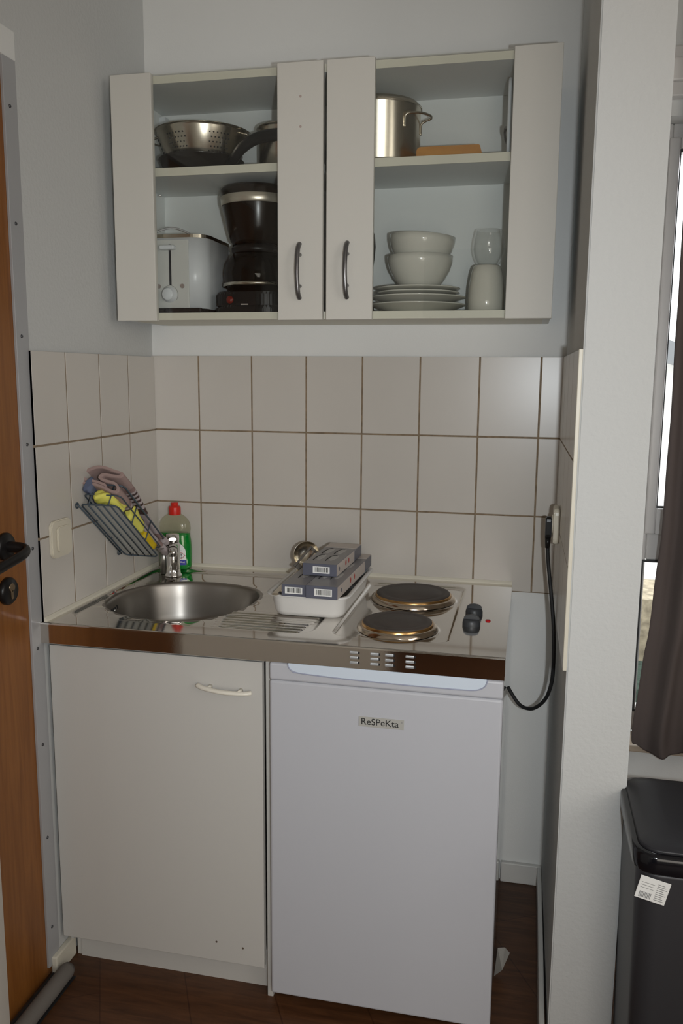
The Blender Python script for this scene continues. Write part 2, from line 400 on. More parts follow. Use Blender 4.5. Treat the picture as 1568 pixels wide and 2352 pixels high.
obj('door_handle', bm, m_black, d1)
bm = BM(); lathe(bm, [(0, 0), (0.0285, 0), (0.0285, 0.007), (0.024, 0.012), (0, 0.012)], (0, 0, 0), 32)
esc = obj('lock_plate', bm, m_black, d1, T=Matrix.Translation((-0.004, -0.716, 0.941)) @ Matrix.Rotation(pi/2, 4, 'Y'))
bm = BM(); cyl(bm, (0.006, -0.716, 0.949), (0.0105, -0.716, 0.949), 0.0085, None, 20); box(bm, 0.006, 0.0105, -0.7195, -0.7125, 0.925, 0.944, 0.001)
obj('lock_cylinder', bm, m_brass, d1)

# white inner door standing open near the camera
bm = BM(); prism(bm, [(.157, -1.012), (.600, -1.702), (.568, -1.724), (.125, -1.034)], 0.008, 2.0, 'z', bev=.002)
d2 = struct('door_2', bm, m_roomwall)

# --- window beside the partition
wn = thing('window_1', 'white framed window', 'window', ((WX0+WX1)/2, 0.08, WZ0)); del wn['category']; del wn['label']; wn['kind'] = 'structure'
bm = BM()
for (a, b, c, e) in ((WX0, 1.335, WZ0, WZ1), (WX1-.05, WX1, WZ0, WZ1), (1.335, WX1-.05, WZ1-.035, WZ1), (1.335, WX1-.05, WZ0, 0.50), (1.335, WX1-.05, .915, .985)):
    box(bm, a, b, 0.06, 0.13, c, e, 0.004)
obj('window_frame', bm, m_pvc, wn)
bm = BM()
for (a, b, c, e) in ((1.327, 1.352, .985, WZ1-.035), (WX1-.075, WX1-.05, .985, WZ1-.035), (1.352, WX1-.075, WZ1-.06, WZ1-.035), (1.352, WX1-.075, .985, 1.052)):
    box(bm, a, b, 0.045, 0.12, c, e, 0.004)
obj('window_sash', bm, m_pvc, wn)
bm = BM()
for (a, b, c, e) in ((1.352, WX1-.075, 1.052, WZ1-.06), (1.327, WX1-.05, .50, .915)):
    for (x0, x1, z0, z1) in ((a, a+.004, c, e), (b-.004, b, c, e), (a+.004, b-.004, c, c+.005), (a+.004, b-.004, e-.006, e)):
        box(bm, x0, x1, 0.058, 0.064, z0, z1)
obj('gasket', bm, m_gasket, wn)
bm = BM(); box(bm, 1.352, WX1-.075, .084, .088, 1.052, WZ1-.06); box(bm, 1.330, WX1-.05, .09, .094, .50, .915)
obj('window_pane', bm, m_glass, wn)
bm = BM(); box(bm, PX2+.001, WX1+.05, -0.035, 0.06, WZ0-.02, WZ0, 0.004); obj('window_sill', bm, m_sillstone, wn)
bm = BM()
box(bm, PX2+.001, WX1+.1, -0.03, -0.0005, 2.02, 2.13, 0.004); box(bm, PX2+.001, WX1+.1, -0.045, -0.03, 2.05, 2.10, 0.004)
struct('trim_4', bm, m_pvc)

# --- outdoors: sky plus the little that can be seen through the pane
bm = BM(); box(bm, 0.5, 5, 1.6, 2.0, -1.5, 0.42); tag(obj('garden_wall', bm, m_outstone), 'rough stone ledge seen low through the window', 'wall')
bm = BM(); box(bm, 0.5, 5, 1.0, 1.35, -1.5, 0.22); tag(obj('hedge', bm, m_outdark), 'dark green growth outside, at the bottom of the window', 'hedge')
bd = thing('neighbouring_house', 'pale house with grey roof edge seen through the window', 'house', (3.2, 7, -3))
bm = BM(); box(bm, 1.2, 7.5, 6, 9, -3, 1.66); obj('house_wall', bm, m_outwall, bd)
bm = BM(); prism(bm, [(1.0, 1.9), (7.5, -0.2), (7.5, 0.0), (1.0, 2.08)], 5.7, 6.02, 'y'); obj('roof_edge', bm, m_outroof, bd)

# ================================================================== SINK WORKTOP
ZW, DX, DY = 0.845, 1.0, -0.612
outline = [(.057, -.425), (.041, -.371), (.038, -.31), (.055, -.26), (.082, -.214), (.127, -.178), (.17, -.162), (.229, -.157), (.292, -.165), (.348, -.189), (.378, -.223),
           (.393, -.264), (.395, -.331), (.382, -.401), (.355, -.457), (.318, -.495), (.272, -.51), (.221, -.513), (.15, -.498), (.098, -.47)]
ol = [(v.x, v.y) for v in spline([(a, b, 0) for a, b in outline], 5, True)]
OL = np.array(ol)
def inside(px, py, poly):
    c = np.zeros(px.shape, bool); n = len(poly)
    for i in range(n):
        x0, y0 = poly[i]; x1, y1 = poly[(i+1) % n]
        cond = ((y0 > py) != (y1 > py)) & (px < (x1-x0)*(py-y0)/((y1-y0) or 1e-12)+x0); c ^= cond
    return c
def sdf_rr(x, y, x0, x1, y0, y1, r):
    cx, cy, hx, hy = (x0+x1)/2, (y0+y1)/2, (x1-x0)/2-r, (y1-y0)/2-r
    qx, qy = np.abs(x-cx)-hx, np.abs(y-cy)-hy
    return np.hypot(np.maximum(qx, 0), np.maximum(qy, 0))+np.minimum(np.maximum(qx, qy), 0)-r
def sstep(t): t = np.clip(t, 0, 1); return t*t*(3-2*t)
wt = thing('sink_worktop', 'stainless steel worktop with built in sink, ribbed drainer and two hotplates', 'kitchen worktop', (0.5, -0.3, 0.80))
me = bpy.data.meshes.new('steel_deck')
def deck_obj():
    nx, ny = 401, 247
    xs = np.linspace(0.0, DX, nx); ys = np.linspace(DY+0.003, -0.0085, ny); X, Y = np.meshgrid(xs, ys)
    Z = np.full(X.shape, ZW)
    Z -= 0.0060*sstep(-sdf_rr(X, Y, .024, .600, -.556, -.055, .05)/.012)
    Z -= 0.0055*sstep(-sdf_rr(X, Y, .634, .886, -.548, -.068, .03)/.010)
    D = np.min(np.hypot(X[..., None]-OL[::4, 0], Y[..., None]-OL[::4, 1]), axis=2)
    Z -= 0.002*np.exp(-(D/.02)**2)
    xa = .372+(Y+.56)*-.25; xb = .592-(Y+.40)*-.18
    win = sstep((X-xa)/.035)*sstep((xb-X)/.008)*sstep((Y+.548)/.01)*sstep((-.395-Y)/.01)
    Z += 0.0034*win*(0.5+0.5*np.cos(2*pi*(Y+.40)/.0185))**1.6
    for (cx, cy, r) in ((.766, -.205, .092), (.766, -.457, .077)):
        d = np.hypot(X-cx, Y-cy); Z += 0.0065*sstep((r+.016-d)/.016)
    ins = inside(X, Y, ol)
    verts = np.stack([X, Y, Z], -1).reshape(-1, 3)
    faces = []
    for j in range(ny-1):
        for i in range(nx-1):
            if ins[j, i] or ins[j+1, i] or ins[j, i+1] or ins[j+1, i+1]: continue
            a = j*nx+i; faces.append((a, a+1, a+1+nx, a+nx))
    me.from_pydata(verts.tolist(), [], faces); me.materials.append(m_steel)
    for p in me.polygons: p.use_smooth = True
    o = bpy.data.objects.new('steel_deck', me); C.objects.link(o); o.parent = wt
    o.matrix_parent_inverse = Matrix.Translation((-0.5, 0.3, -0.80))
deck_obj()
# front band, turned edge, right end skirt
bm = BM()
tube_pts = []
prof = [(DY+.006, ZW), (DY+.003, ZW-.0003), (DY+.001, ZW-.0015), (DY, ZW-.004), (DY, .799), (DY+.004, .797), (DY+.012, .797), (DY+.012, .799), (DY+.004, .801), (DY+.004, ZW-.004)]
A = [[bm.verts.new((x, y, z)) for y, z in prof] for x in (0.0, DX)]
for k in range(len(prof)-1): bm.faces.new((A[0][k], A[1][k], A[1][k+1], A[0][k+1]))
obj('front_band', bm, m_steelband, wt, label='mirror bright steel front edge with vent slots')
for x in (.693, .735, .765, .806):
    for k in range(3):
        z = .8325-k*.0105
        bm = BM(); box(bm, x, x+.0175, DY-.0016, DY+.001, z-.0028, z+.0028, .0016); lv = obj('vent_louvre', bm, m_louvre, wt)
        bm = BM(); box(bm, x+.014, x+.0205, DY-.0008, DY+.001, z-.0026, z+.0026, .0012); obj('vent_opening', bm, m_gap, lv)
bm = BM(); box(bm, DX-.002, DX+.0005, DY+.004, -.01, .806, ZW-.0008); obj('end_skirt', bm, m_steelband, wt)
# bowl
bm = BM(); rings = []
def ring(scale, off, z):
    cx, cy = .216, -.335
    pts = []
    n = len(ol)
    for i, (x, y) in enumerate(ol):
        a = Vector(ol[i-1]); b = Vector(ol[(i+1) % n]); t = (b-a).normalized(); nrm = Vector((t.y, -t.x))
        if nrm.dot(Vector((x-cx, y-cy))) < 0: nrm = -nrm
        p = Vector((x, y))+nrm*off; p = Vector((cx, cy))+(p-Vector((cx, cy)))*scale
        pts.append(bm.verts.new((p.x, p.y, z)))
    return pts
zb = ZW-.0072
for s, o, z in ((1, .0062, zb-.0006), (1, .0050, zb+.0002), (1, .002, zb+.0006), (1, -.001, zb), (1, -.004, zb-.004), (1, -.006, zb-.012), (.975, -.008, zb-.04), (.95, -.010, zb-.08), (.90, -.014, zb-.115), (.80, -.02, zb-.132), (.6, -.02, zb-.137), (.3, -.01, zb-.139), (.08, 0, zb-.141)):
    rings.append(ring(s, o, z))
for A, B in zip(rings, rings[1:]):
    for k in range(len(A)):
        f = bm.faces.new((A[k], A[(k+1) % len(A)], B[(k+1) % len(A)], B[k])); f.smooth = True
bm.faces.new(rings[-1])
bw = obj('sink_bowl', bm, m_bowl, wt, label='brushed steel bowl with rounded D outline')
for i, (dx, hgt) in enumerate(((0, .018), (.010, .016), (.020, .016), (.030, .018))):
    y = -.385+dx*1.3; x = .052-dx*.22
    bm = BM(); box(bm, x-.001, x+.003, y-.0016, y+.0016, .806-hgt/2, .806+hgt/2); obj('overflow_slot', bm, m_gap, bw)
bm = BM(); cyl(bm, (.046, -.365, .806), (.054, -.365, .806), .005, .004, 14); obj('overflow_screw', bm, m_chrome, bw)
bm = BM(); lathe(bm, [(0, 0), (.03, 0), (.036, .002), (.04, .001)], (.216, -.335, zb-.1395), 32); obj('drain', bm, m_chrome, bw)
# hotplates
for (cx, cy, r, lab) in ((.766, -.205, .0895, 'larger round cast iron hotplate at the back'), (.766, -.457, .0745, 'smaller round cast iron hotplate at the front')):
    bm = BM(); lathe(bm, [(0, .0145), (r-.022, .0145), (r-.020, .0135), (r-.012, .0150), (r-.003, .0148), (r, .013), (r, .004)], (cx, cy, ZW), 64)
    hp = obj('hotplate', bm, m_hot, wt, label=lab)
    bm = BM(); lathe(bm, [(r-.001, .0115), (r+.0015, .012), (r+.003, .010), (r+.004, .006)], (cx, cy, ZW), 64); obj('heat_ring', bm, m_hotring, hp)
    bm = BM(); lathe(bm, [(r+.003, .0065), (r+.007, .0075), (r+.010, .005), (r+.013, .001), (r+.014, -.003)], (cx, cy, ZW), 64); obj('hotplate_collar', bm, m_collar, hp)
for (x, y) in ((.921, -.315), (.921, -.405)):
    bm = BM(); lathe(bm, [(.0195, 0), (.0195, .006), (.0175, .013), (.0165, .014), (0, .014)], (x, y, ZW), 36)
    prism(bm, [(x-.017, ZW+.012), (x+.017, ZW+.012), (x+.0165, ZW+.018), (x+.010, ZW+.0225), (x, ZW+.024), (x-.010, ZW+.0225), (x-.0165, ZW+.018)], y-.004, y+.004, 'y', bev=.001)
    obj('control_knob', bm, m_knob, wt)
bm = BM(); lathe(bm, [(.006, 0), (.005, .0025), (0, .003)], (.955, -.365, ZW), 20); obj('indicator_light', bm, mat('red_indicator', (.45, .01, .015), .25), wt)
# sealant along the walls
bm = BM(); prism(bm, [(-.008, ZW-.004), (-.016, ZW-.001), (-.014, ZW+.003), (-.010, ZW+.008), (-.008, ZW+.008)], .008, 1.0, 'x'); struct('trim_5', bm, m_silicone)
bm = BM(); prism(bm, [(.0075, ZW-.004), (.016, ZW-.001), (.014, ZW+.004), (.010, ZW+.009), (.0075, ZW+.009)], -.604, -.009, 'y'); struct('trim_6', bm, m_silicone)

# faucet
fa = thing('sink_faucet', 'short chrome mixer tap standing behind the sink', 'faucet', (.100, -.118, ZW-.004))
zf = ZW-.0045
bm = BM(); lathe(bm, [(0, 0), (.0235, 0), (.0235, .003), (.0195, .007), (.0185, .02), (.0185, .088), (.0175, .093), (0, .094)], (.098, -.116, zf), 40); obj('tap_body', bm, m_chrome, fa)
bm = BM(); tube(bm, spline([(.099, -.120, zf+.076), (.110, -.143, zf+.084), (.121, -.168, zf+.086), (.128, -.184, zf+.084)], 6), [.0135]*19, 24); cyl(bm, (.1265, -.1805, zf+.088), (.1275, -.1825, zf+.068), .0125, .0115, 24)
obj('spout', bm, m_chrome, fa)
bm = BM(); lathe(bm, [(.0178, .0), (.0182, .010), (.017, .02), (0, .022)], (.098, -.116, zf+.094), 32); tube(bm, [(.099, -.120, zf+.104), (.107, -.138, zf+.107), (.117, -.160, zf+.109)], [.006, .0055, .0075], 12, flat=(1.4, .6)); obj('tap_lever', bm, m_chrome, fa)
bm = BM(); cyl(bm, (.064, -.10, zf), (.064, -.10, zf+.078), .0105, .0095, 20); cyl(bm, (.064, -.10, zf+.078), (.064, -.10, zf+.088), .0085, .0075, 20)
tag(obj('dispenser_tube', bm, mat('brushed_nickel', (.35, .34, .31), .28, .9)), 'slim grey metal tube standing between the chrome tap and the tiled wall', 'dispenser')

# washing-up liquid
bt = thing('washing_up_liquid_bottle', 'green washing-up liquid bottle with red cap in the sink corner', 'bottle', (.076, -.048, ZW))
def bottle_prof(s=1.0, o=0.0): return [(.040, .0), (.0455, .004), (.0475, .012), (.0478, .04), (.0475, .065), (.0462, .080), (.0440, .094), (.0440, .104), (.0455, .114), (.0440, .128), (.0375, .140), (.026, .150), (.0165, .155), (.0145, .160)]
SY = .52
bm = BM(); lathe(bm, [(0, .0005)]+[(r*.985, z+.0005) for r, z in bottle_prof() if z < .1]+[(0.0432, .1005), (0, .1005)], (.076, -.048, ZW), 48, sx=1, sy=SY); lq = obj('liquid', bm, m_green, bt, label='bright green liquid')
bm = BM(); lathe(bm, [(0, 0)]+bottle_prof(), (.076, -.048, ZW), 48, sx=1, sy=SY); obj('bottle_body', bm, m_clearplastic, bt)
bm = BM(); lathe(bm, [(.0165, .152), (.0168, .156), (.0165, .172), (.0155, .175), (.0102, .1755), (.0098, .184), (.009, .1855), (0, .1855)], (.076, -.048, ZW), 32); obj('bottle_cap', bm, m_red, bt)
# label wraps the front: arch shape
def wrap(u, z, off=.0006):
    x = u; r = .0478; y = -math.sqrt(max(1-(x/r)**2, 0))*r*SY-off
    return (.076+x, -.048+y, ZW+z)
def patch(bm, outl, off, mi=0, n=10):
    """outl: (u0,u1) limits per z list"""
    rows = []
    for z, a, b in outl: rows.append([bm.verts.new(wrap(a+(b-a)*k/n, z, off)) for k in range(n+1)])
    for A, B in zip(rows, rows[1:]):
        for k in range(n):
            f = bm.faces.new((A[k], A[k+1], B[k+1], B[k])); f.material_index = mi
bm = BM()
patch(bm, [(.014, -.030, .038), (.0285, -.030, .038)], .0012, 1)
arch = [(.0285, -.030, .038), (.050, -.030, .037)]+[(.050+.034*sin(t*pi/2/8), -.030+.010*(t/8)**2, -.008+.045*cos(t*pi/2/8)) for t in range(1, 9)]
patch(bm, arch, .0012, 0)
lb = obj('bottle_label', bm, [m_label, m_inkblue], bt, label='white arched label with blue lower band')
bm = BM()
c = (.026, .041); dd = .0095
for a, b in (((0, 1), (1, 0)), ((1, 0), (0, -1)), ((0, -1), (-1, 0)), ((-1, 0), (0, 1))):
    p, q = (c[0]+a[0]*dd, c[1]+a[1]*dd), (c[0]+b[0]*dd, c[1]+b[1]*dd)
    tube(bm, [wrap(p[0], p[1], .0016), wrap((p[0]+q[0])/2, (p[1]+q[1])/2, .0016), wrap(q[0], q[1], .0016)], .00065, 6)
obj('warning_diamond', bm, m_inkred, lb)
bm = BM(); tube(bm, [wrap(.026, .047, .0018), wrap(.026, .040, .0018)], [.0013, .0008], 8); tube(bm, [wrap(.026, .0375, .0018), wrap(.026, .0355, .0018)], [.0010, .0010], 8)
obj('exclamation_mark', bm, m_ink, lb)
bm = BM(); tube(bm, [wrap(u, .0548, .0016) for u in (0, .01, .02, .028)], .0005, 6); obj('label_line', bm, m_wire, lb)

FONT = None
def text(name, s, size, M4, m, parent, ext=0.0003, align='CENTER', sx=1):
    cu = bpy.data.curves.new(name, 'FONT'); cu.body = s; cu.size = size; cu.extrude = ext; cu.align_x = align; cu.align_y = 'CENTER'
    o = bpy.data.objects.new(name, cu); C.objects.link(o)
    dg = bpy.context.evaluated_depsgraph_get(); me = bpy.data.meshes.new_from_object(o.evaluated_get(dg)); bpy.data.objects.remove(o)
    me.materials.clear(); me.materials.append(m)
    o = bpy.data.objects.new(name, me); C.objects.link(o)
    if parent is not None:
        o.parent = parent; q = parent; chain = []; mw = Matrix.Identity(4)
        while q is not None: chain.append(q); q = q.parent
        for q in reversed(chain): mw = mw @ q.matrix_parent_inverse @ q.matrix_basis
        o.matrix_parent_inverse = mw.inverted()
    o.matrix_basis = M4 @ Matrix.Diagonal((sx, 1, 1, 1))
    return o
FRONT = Matrix.Rotation(pi/2, 4, 'X')    # text facing -y
text('volume_text', '500 ml', .0070, Matrix.Translation(Vector(wrap(.026, .0225, .0018))) @ FRONT, m_label, lb)

# ================================================================== CUTLERY TRAY WITH BOXES
bm = BM()
def loop(x0, x1, y0, y1, r, z): return [bm.verts.new((a, b, z)) for a, b in rrect(x0, x1, y0, y1, r, 6)]
L_ = []
zt0 = ZW-.001
for d, z in ((.030, 0), (.020, .003), (.016, .012), (.010, .046), (.008, .049), (0.000, .050), (0.000, .0525), (.010, .0525), (.014, .046), (.020, .012), (.026, .006)):
    L_.append(loop(.460+d, .655-d, -.452+d, -.118-d, .036-d*.4, zt0+z))
bm.faces.new(L_[0])
for A, B in zip(L_, L_[1:]):
    for k in range(len(A)):
        f = bm.faces.new((A[k], A[(k+1) % len(A)], B[(k+1) % len(A)], B[k])); f.smooth = True
bm.faces.new(L_[-1]); tag(obj('cutlery_tray', bm, m_tray), 'white rectangular plastic tray standing on the draining ribs', 'tray')

def cutlery_box(label, x0, x1, y0, y1, z0, z1, rot, bc, group):
    cx, cy = (x0+x1)/2, (y0+y1)/2
    R = Matrix.Translation((cx, cy, z0)) @ Matrix.Rotation(radians(rot), 4, 'Z')
    t = thing('cutlery_box', label, 'box', (cx, cy, z0), group)
    hx, hy, H = (x1-x0)/2, (y1-y0)/2, z1-z0
    bm = BM(); box(bm, -hx, hx, -hy, hy, 0, H, .0006, 1)
    for f in bm.faces:
        n = f.normal; f.normal_update(); n = f.normal
        f.material_index = 1 if n.z > .9 else (2 if n.x > .9 else 0)
    obj('carton', bm, [m_boxgrey, m_boxtop, m_boxlight], t, T=R)
    # pale far end of the printed lid and dark side end
    bm = BM(); box(bm, -hx+.0006, hx-.0006, hy-.055, hy-.001, H-.0002, H+.0004); e = obj('lid_print', bm, m_boxlight, t, T=R)
    bm = BM(); box(bm, hx-.0002, hx+.0004, hy-.075, hy-.001, .001, H-.001); obj('side_print', bm, m_boxgrey, t, T=R)
    # cut-out pictures of spoons on the lid
    for sx in ((-.4, .35) if hx > .03 else (0.1,)):
        for sy in (0.0, -.62):
            q = []
            for k in range(24):
                a = 2*pi*k/24; q.append((sx*hx+.0085*cos(a)*(1+.25*sin(a)), hy*(sy+.2)+.030*sin(a)))
            bm = BM(); prism(bm, q, H-.0001, H+.0003)
            ps_ = obj('picture_spoon', bm, m_pic, t, T=R)
            bm = BM(); tube(bm, spline([(sx*hx-.010, hy*(sy+.18)-.034, H), (sx*hx-.011, hy*(sy+.18)-.005, H), (sx*hx-.006, hy*(sy+.18)+.024, H), (sx*hx+.003, hy*(sy+.18)+.030, H)], 5), [.0004]+[.0014]*14+[.0005], 6); obj('picture_shadow', bm, m_ink, ps_).matrix_basis = R; ps_['_r'] = 1; del ps_['_r']
    for k, yy in enumerate((-.30, -.08)):
        bm = BM(); lathe(bm, [(.0065, 0), (0, .0004)], (0, 0, 0), 16, M=Matrix.Translation((hx+.0002, hy*yy, H*.55)) @ Matrix.Rotation(pi/2, 4, 'Y')); obj('side_dot', bm, m_inkred, t, T=R)
    bm = BM(); lathe(bm, [(.005, 0), (0, .0004)], (0, 0, 0), 16, M=Matrix.Translation((hx+.0002, -hy*.8, H*.5)) @ Matrix.Rotation(pi/2, 4, 'Y')); obj('side_mark', bm, m_boxgrey, t, T=R)
    w_ = .020; ox = bc*hx
    bm = BM(); box(bm, ox-w_, ox+w_, -hy-.0006, -hy, H*.22, H*.78); lb = obj('barcode_label', bm, m_label, t, T=R)
    bm = BM(); rr = random.Random(int(x0*1000)); x = -w_+.005
    while x < w_-.004:
        ww = rr.choice((.0006, .0010, .0016)); box(bm, ox+x, ox+x+ww, -hy-.0010, -hy-.0005, H*.32, H*.72); x += ww+rr.choice((.0008, .0013, .0018))
    o = obj('barcode_bars', bm, m_ink, lb); o.matrix_basis = R
    return t
ZB = zt0+.053
g = 'boxes of cutlery stacked on the white tray'
cutlery_box('narrower lower grey cutlery box on the tray, touching the ladle handle', .507, .563, -.455, -.112, ZB, ZB+.027, -1, .0, g)
cutlery_box('lower grey cutlery box nearest the hotplates, red dots on its side', .566, .638, -.462, -.108, ZB, ZB+.029, -1.5, .1, g)
cutlery_box('topmost grey cutlery box lying across the other two', .535, .616, -.375, -.128, ZB+.0305, ZB+.0585, -2, .1, g)

# ladle and slotted turner leaning in the tray
ld = thing('ladle', 'steel ladle with a deep round bowl leaning in the white tray', 'ladle', (.486, -.2, ZW+.01))
bm = BM()
pr = [(.034*sin(a), -.034*cos(a)*.8) for a in [k*pi/2/10 for k in range(11)]]
lathe(bm, shell(pr, .0012), (0, 0, 0), 40, M=Matrix.Translation((.484, -.165, .930)) @ Matrix.Rotation(radians(68), 4, 'X'))
obj('ladle_bowl', bm, m_potsteel, ld)
bm = BM(); tube(bm, spline([(.470, -.172, .908), (.474, -.20, .896), (.484, -.26, .900), (.489, -.36, .9035), (.492, -.445, .9045), (.494, -.470, .9035)], 8), [.0055]*40+[.0065], 12, flat=(1.3, .45)); obj('ladle_handle', bm, m_potsteel, ld)
tn = thing('slotted_turner', 'black slotted turner head in front of the ladle, inside the tray', 'kitchen utensil', (.50, -.22, ZW+.01))
bm = BM(); t = BM()
for (a, b, c, e) in ((-.026, -.020, -.034, .034), (.020, .026, -.034, .034), (-.010, -.006, -.034, .034), (.006, .010, -.034, .034), (-.020, .020, .026, .034), (-.020, .020, -.034, -.020)):
    box(t, a, b, -.001, .001, c, e, .0006, 1)
merge(bm, t, 0, Matrix.Translation((.503, -.200, .918)) @ Matrix.Rotation(radians(38), 4, 'Y') @ Matrix.Rotation(radians(-30), 4, 'X'))
obj('turner_blade', bm, mat('dark_steel', (.14, .13, .12), .25, .9), tn)
bm = BM(); tube(bm, spline([(.484, -.213, .893), (.490, -.26, .894), (.499, -.33, .900), (.5005, -.44, .9035)], 8), .0045, 10, flat=(1.4, .5)); obj('turner_handle', bm, m_potsteel, tn)

# ================================================================== BASE CABINET
bc = thing('base_cabinet', 'light grey single door cabinet under the sink', 'cabinet', (.25, -.3, 0))
bm = BM(); box(bm, .0095, .017, -.560, -.02, 0.05, .797); obj('side_panel', bm, m_base, bc)
bm = BM(); box(bm, .505, .518, -.578, -.02, 0.0, .797, .0008, 1); obj('side_panel', bm, m_base, bc)
bm = BM(); box(bm, .017, .505, -.55, -.03, .078, .094); box(bm, .017, .505, -.03, -.022, .078, .79); obj('carcass', bm, m_base, bc)
bm = BM(); box(bm, .030, .504, -.5485, -.538, .0, .079); box(bm, .017, .0295, -.545, -.535, 0, .079); obj('toe_kick', bm, m_base, bc)
bm = BM(); box(bm, .0105, .5025, -.594, -.578, .080, .789, .0012); dr = obj('cabinet_door', bm, m_base, bc)
bm = BM()
tube(bm, spline([(.361, -.602, .7300), (.378, -.610, .7275), (.42, -.616, .7245), (.463, -.610, .7225), (.482, -.603, .7235)], 8), [.0045]+[.006]*31+[.0045], 14, flat=(1, .8))
for x, z in ((.388, .727), (.456, .724)): cyl(bm, (x, -.594, z), (x, -.612, z), .0045, None, 12)
obj('door_handle', bm, m_whitehandle, dr)
for x, z in ((.391, .127), (.453, .121)):
    bm = BM(); cyl(bm, (x, -.5945, z), (x, -.592, z), .0024, None, 12); obj('screw_hole', bm, m_screwhole, dr)

# ================================================================== FRIDGE
fr = thing('undercounter_fridge', 'white undercounter fridge standing beside the sink cabinet', 'fridge', (.76, -.3, 0))
bm = BM(); box(bm, .5225, .998, -.556, -.045, .028, .792, .003); obj('fridge_body', bm, m_fridgeside, fr)
bm = BM(); box(bm, .5215, .999, -.606, -.560, .032, .757, .0055, 3); fd = obj('fridge_door', bm, m_fridge, fr)
bm = BM()
# upper door cap with a scooped grip
box(bm, .5215, .999, -.606, -.560, .7575, .795, .005, 3); obj('door_cap', bm, m_fridge, fd)
bm = BM()
up_ = [(.562, .7965), (.5635, .790), (.569, .783), (.585, .7775), (.68, .7735), (.80, .7715), (.90, .7715), (.940, .7725), (.955, .7765), (.964, .784), (.968, .7965)]
prism(bm, up_, -.6075, -.600, 'y', bev=.0006); obj('grip_recess', bm, m_fridgegrip, fd)
bm = BM(); tube(bm, spline([(a, -.6075, b) for a, b in up_], 5), .0013, 8); obj('grip_rim', bm, mat('blue_grey_rim', (.33, .35, .45), .3), fd)
bm = BM(); box(bm, .712, .805, -.6070, -.6055, .6755, .6965, .0003, 1); bd_ = obj('brand_badge', bm, m_tag, fd)
text('badge_text', 'ReSPeKta', .0195, Matrix.Translation((.7555, -.6073, .6862)) @ FRONT @ Matrix.Rotation(radians(0), 4, 'Z'), m_ink, bd_, sx=1.02)
bm = BM(); t = BM(); tube(bm, [(.8005+.0013*cos(a), -.6073, .691+.0013*sin(a)) for a in [k*pi/5 for k in range(10)]], .0003, 6, closed=True); t.free(); obj('badge_mark', bm, m_inkgrey, bd_)
bm = BM(); box(bm, .54, .985, -.56, -.556, .06, .75); obj('door_seal', bm, m_gap, fr)
for x in (.56, .965):
    for y in (-.54, -.08):
        bm = BM(); cyl(bm, (x, y, 0), (x, y, .030), .016, .012, 20); obj('foot', bm, m_handle if y > -.3 else m_chrome, fr)
bm = BM(); box(bm, .985, .9985, -.6, -.562, .018, .031, .001); obj('hinge_plate', bm, m_chrome, fr)

# ================================================================== WALL CABINET
cx0, cx1, cz0, cz1, cdp = .034, 1.062, 1.512, 2.068, .244
cb = thing('wall_cabinet', 'cream wall cabinet with two glass doors above the tiles', 'cabinet', ((cx0+cx1)/2, -.12, cz0))
xm = (cx0+cx1)/2-.002
G = .0015
bm = BM(); box(bm, cx0, cx0+.016, -cdp, -.001, cz0, cz1); obj('side_panel', bm, m_cabin, cb)
bm = BM(); box(bm, cx1-.016, cx1, -cdp, -.001, cz0, cz1); obj('side_panel', bm, m_cabin, cb)
bm = BM(); box(bm, xm-.006, xm+.006, -cdp+.055, -.001, cz0+.017, cz1-.017); obj('divider', bm, m_cabin, cb)
bm = BM(); box(bm, cx0+.016, cx1-.016, -cdp, -.001, cz0, cz0+.017); obj('bottom_panel', bm, m_edge, cb)
bm = BM(); box(bm, cx0+.016, cx1-.016, -cdp, -.001, cz1-.017, cz1); obj('top_panel', bm, m_cabin, cb)
bm = BM(); box(bm, cx0+.016, cx1-.016, -.006, -.001, cz0+.017, cz1-.017); obj('back_panel', bm, m_cabin, cb)
ZS = 1.8655
for a, b in ((cx0+.0165, xm-.0085), (xm+.0085, cx1-.0165)):
    bm = BM(); box(bm, a, b, -cdp+.010, -.0065, ZS-.0185, ZS); sh = obj('shelf', bm, m_cabin, cb)
    bm = BM(); box(bm, a, b, -cdp+.0075, -cdp+.010, ZS-.0185, ZS); obj('edge_band', bm, m_edge, sh)
bm = BM(); box(bm, cx0+.016, cx1-.016, -cdp-.0012, -cdp-.0002, cz1-.017, cz1); obj('top_edge_band', bm, m_edge, cb)
bm = BM(); box(bm, cx0+.0165, cx0+.034, -.030, -.0065, cz1-.055, cz1-.025, .001); obj('hanging_bracket', bm, m_toaster, cb)
bm = BM(); cyl(bm, (cx0+.0162, -.05, ZS-.023), (cx0+.026, -.05, ZS-.023), .003, None, 10); obj('shelf_pin', bm, m_chrome, cb)
YD0, YD1 = -cdp-.019, -cdp-.003
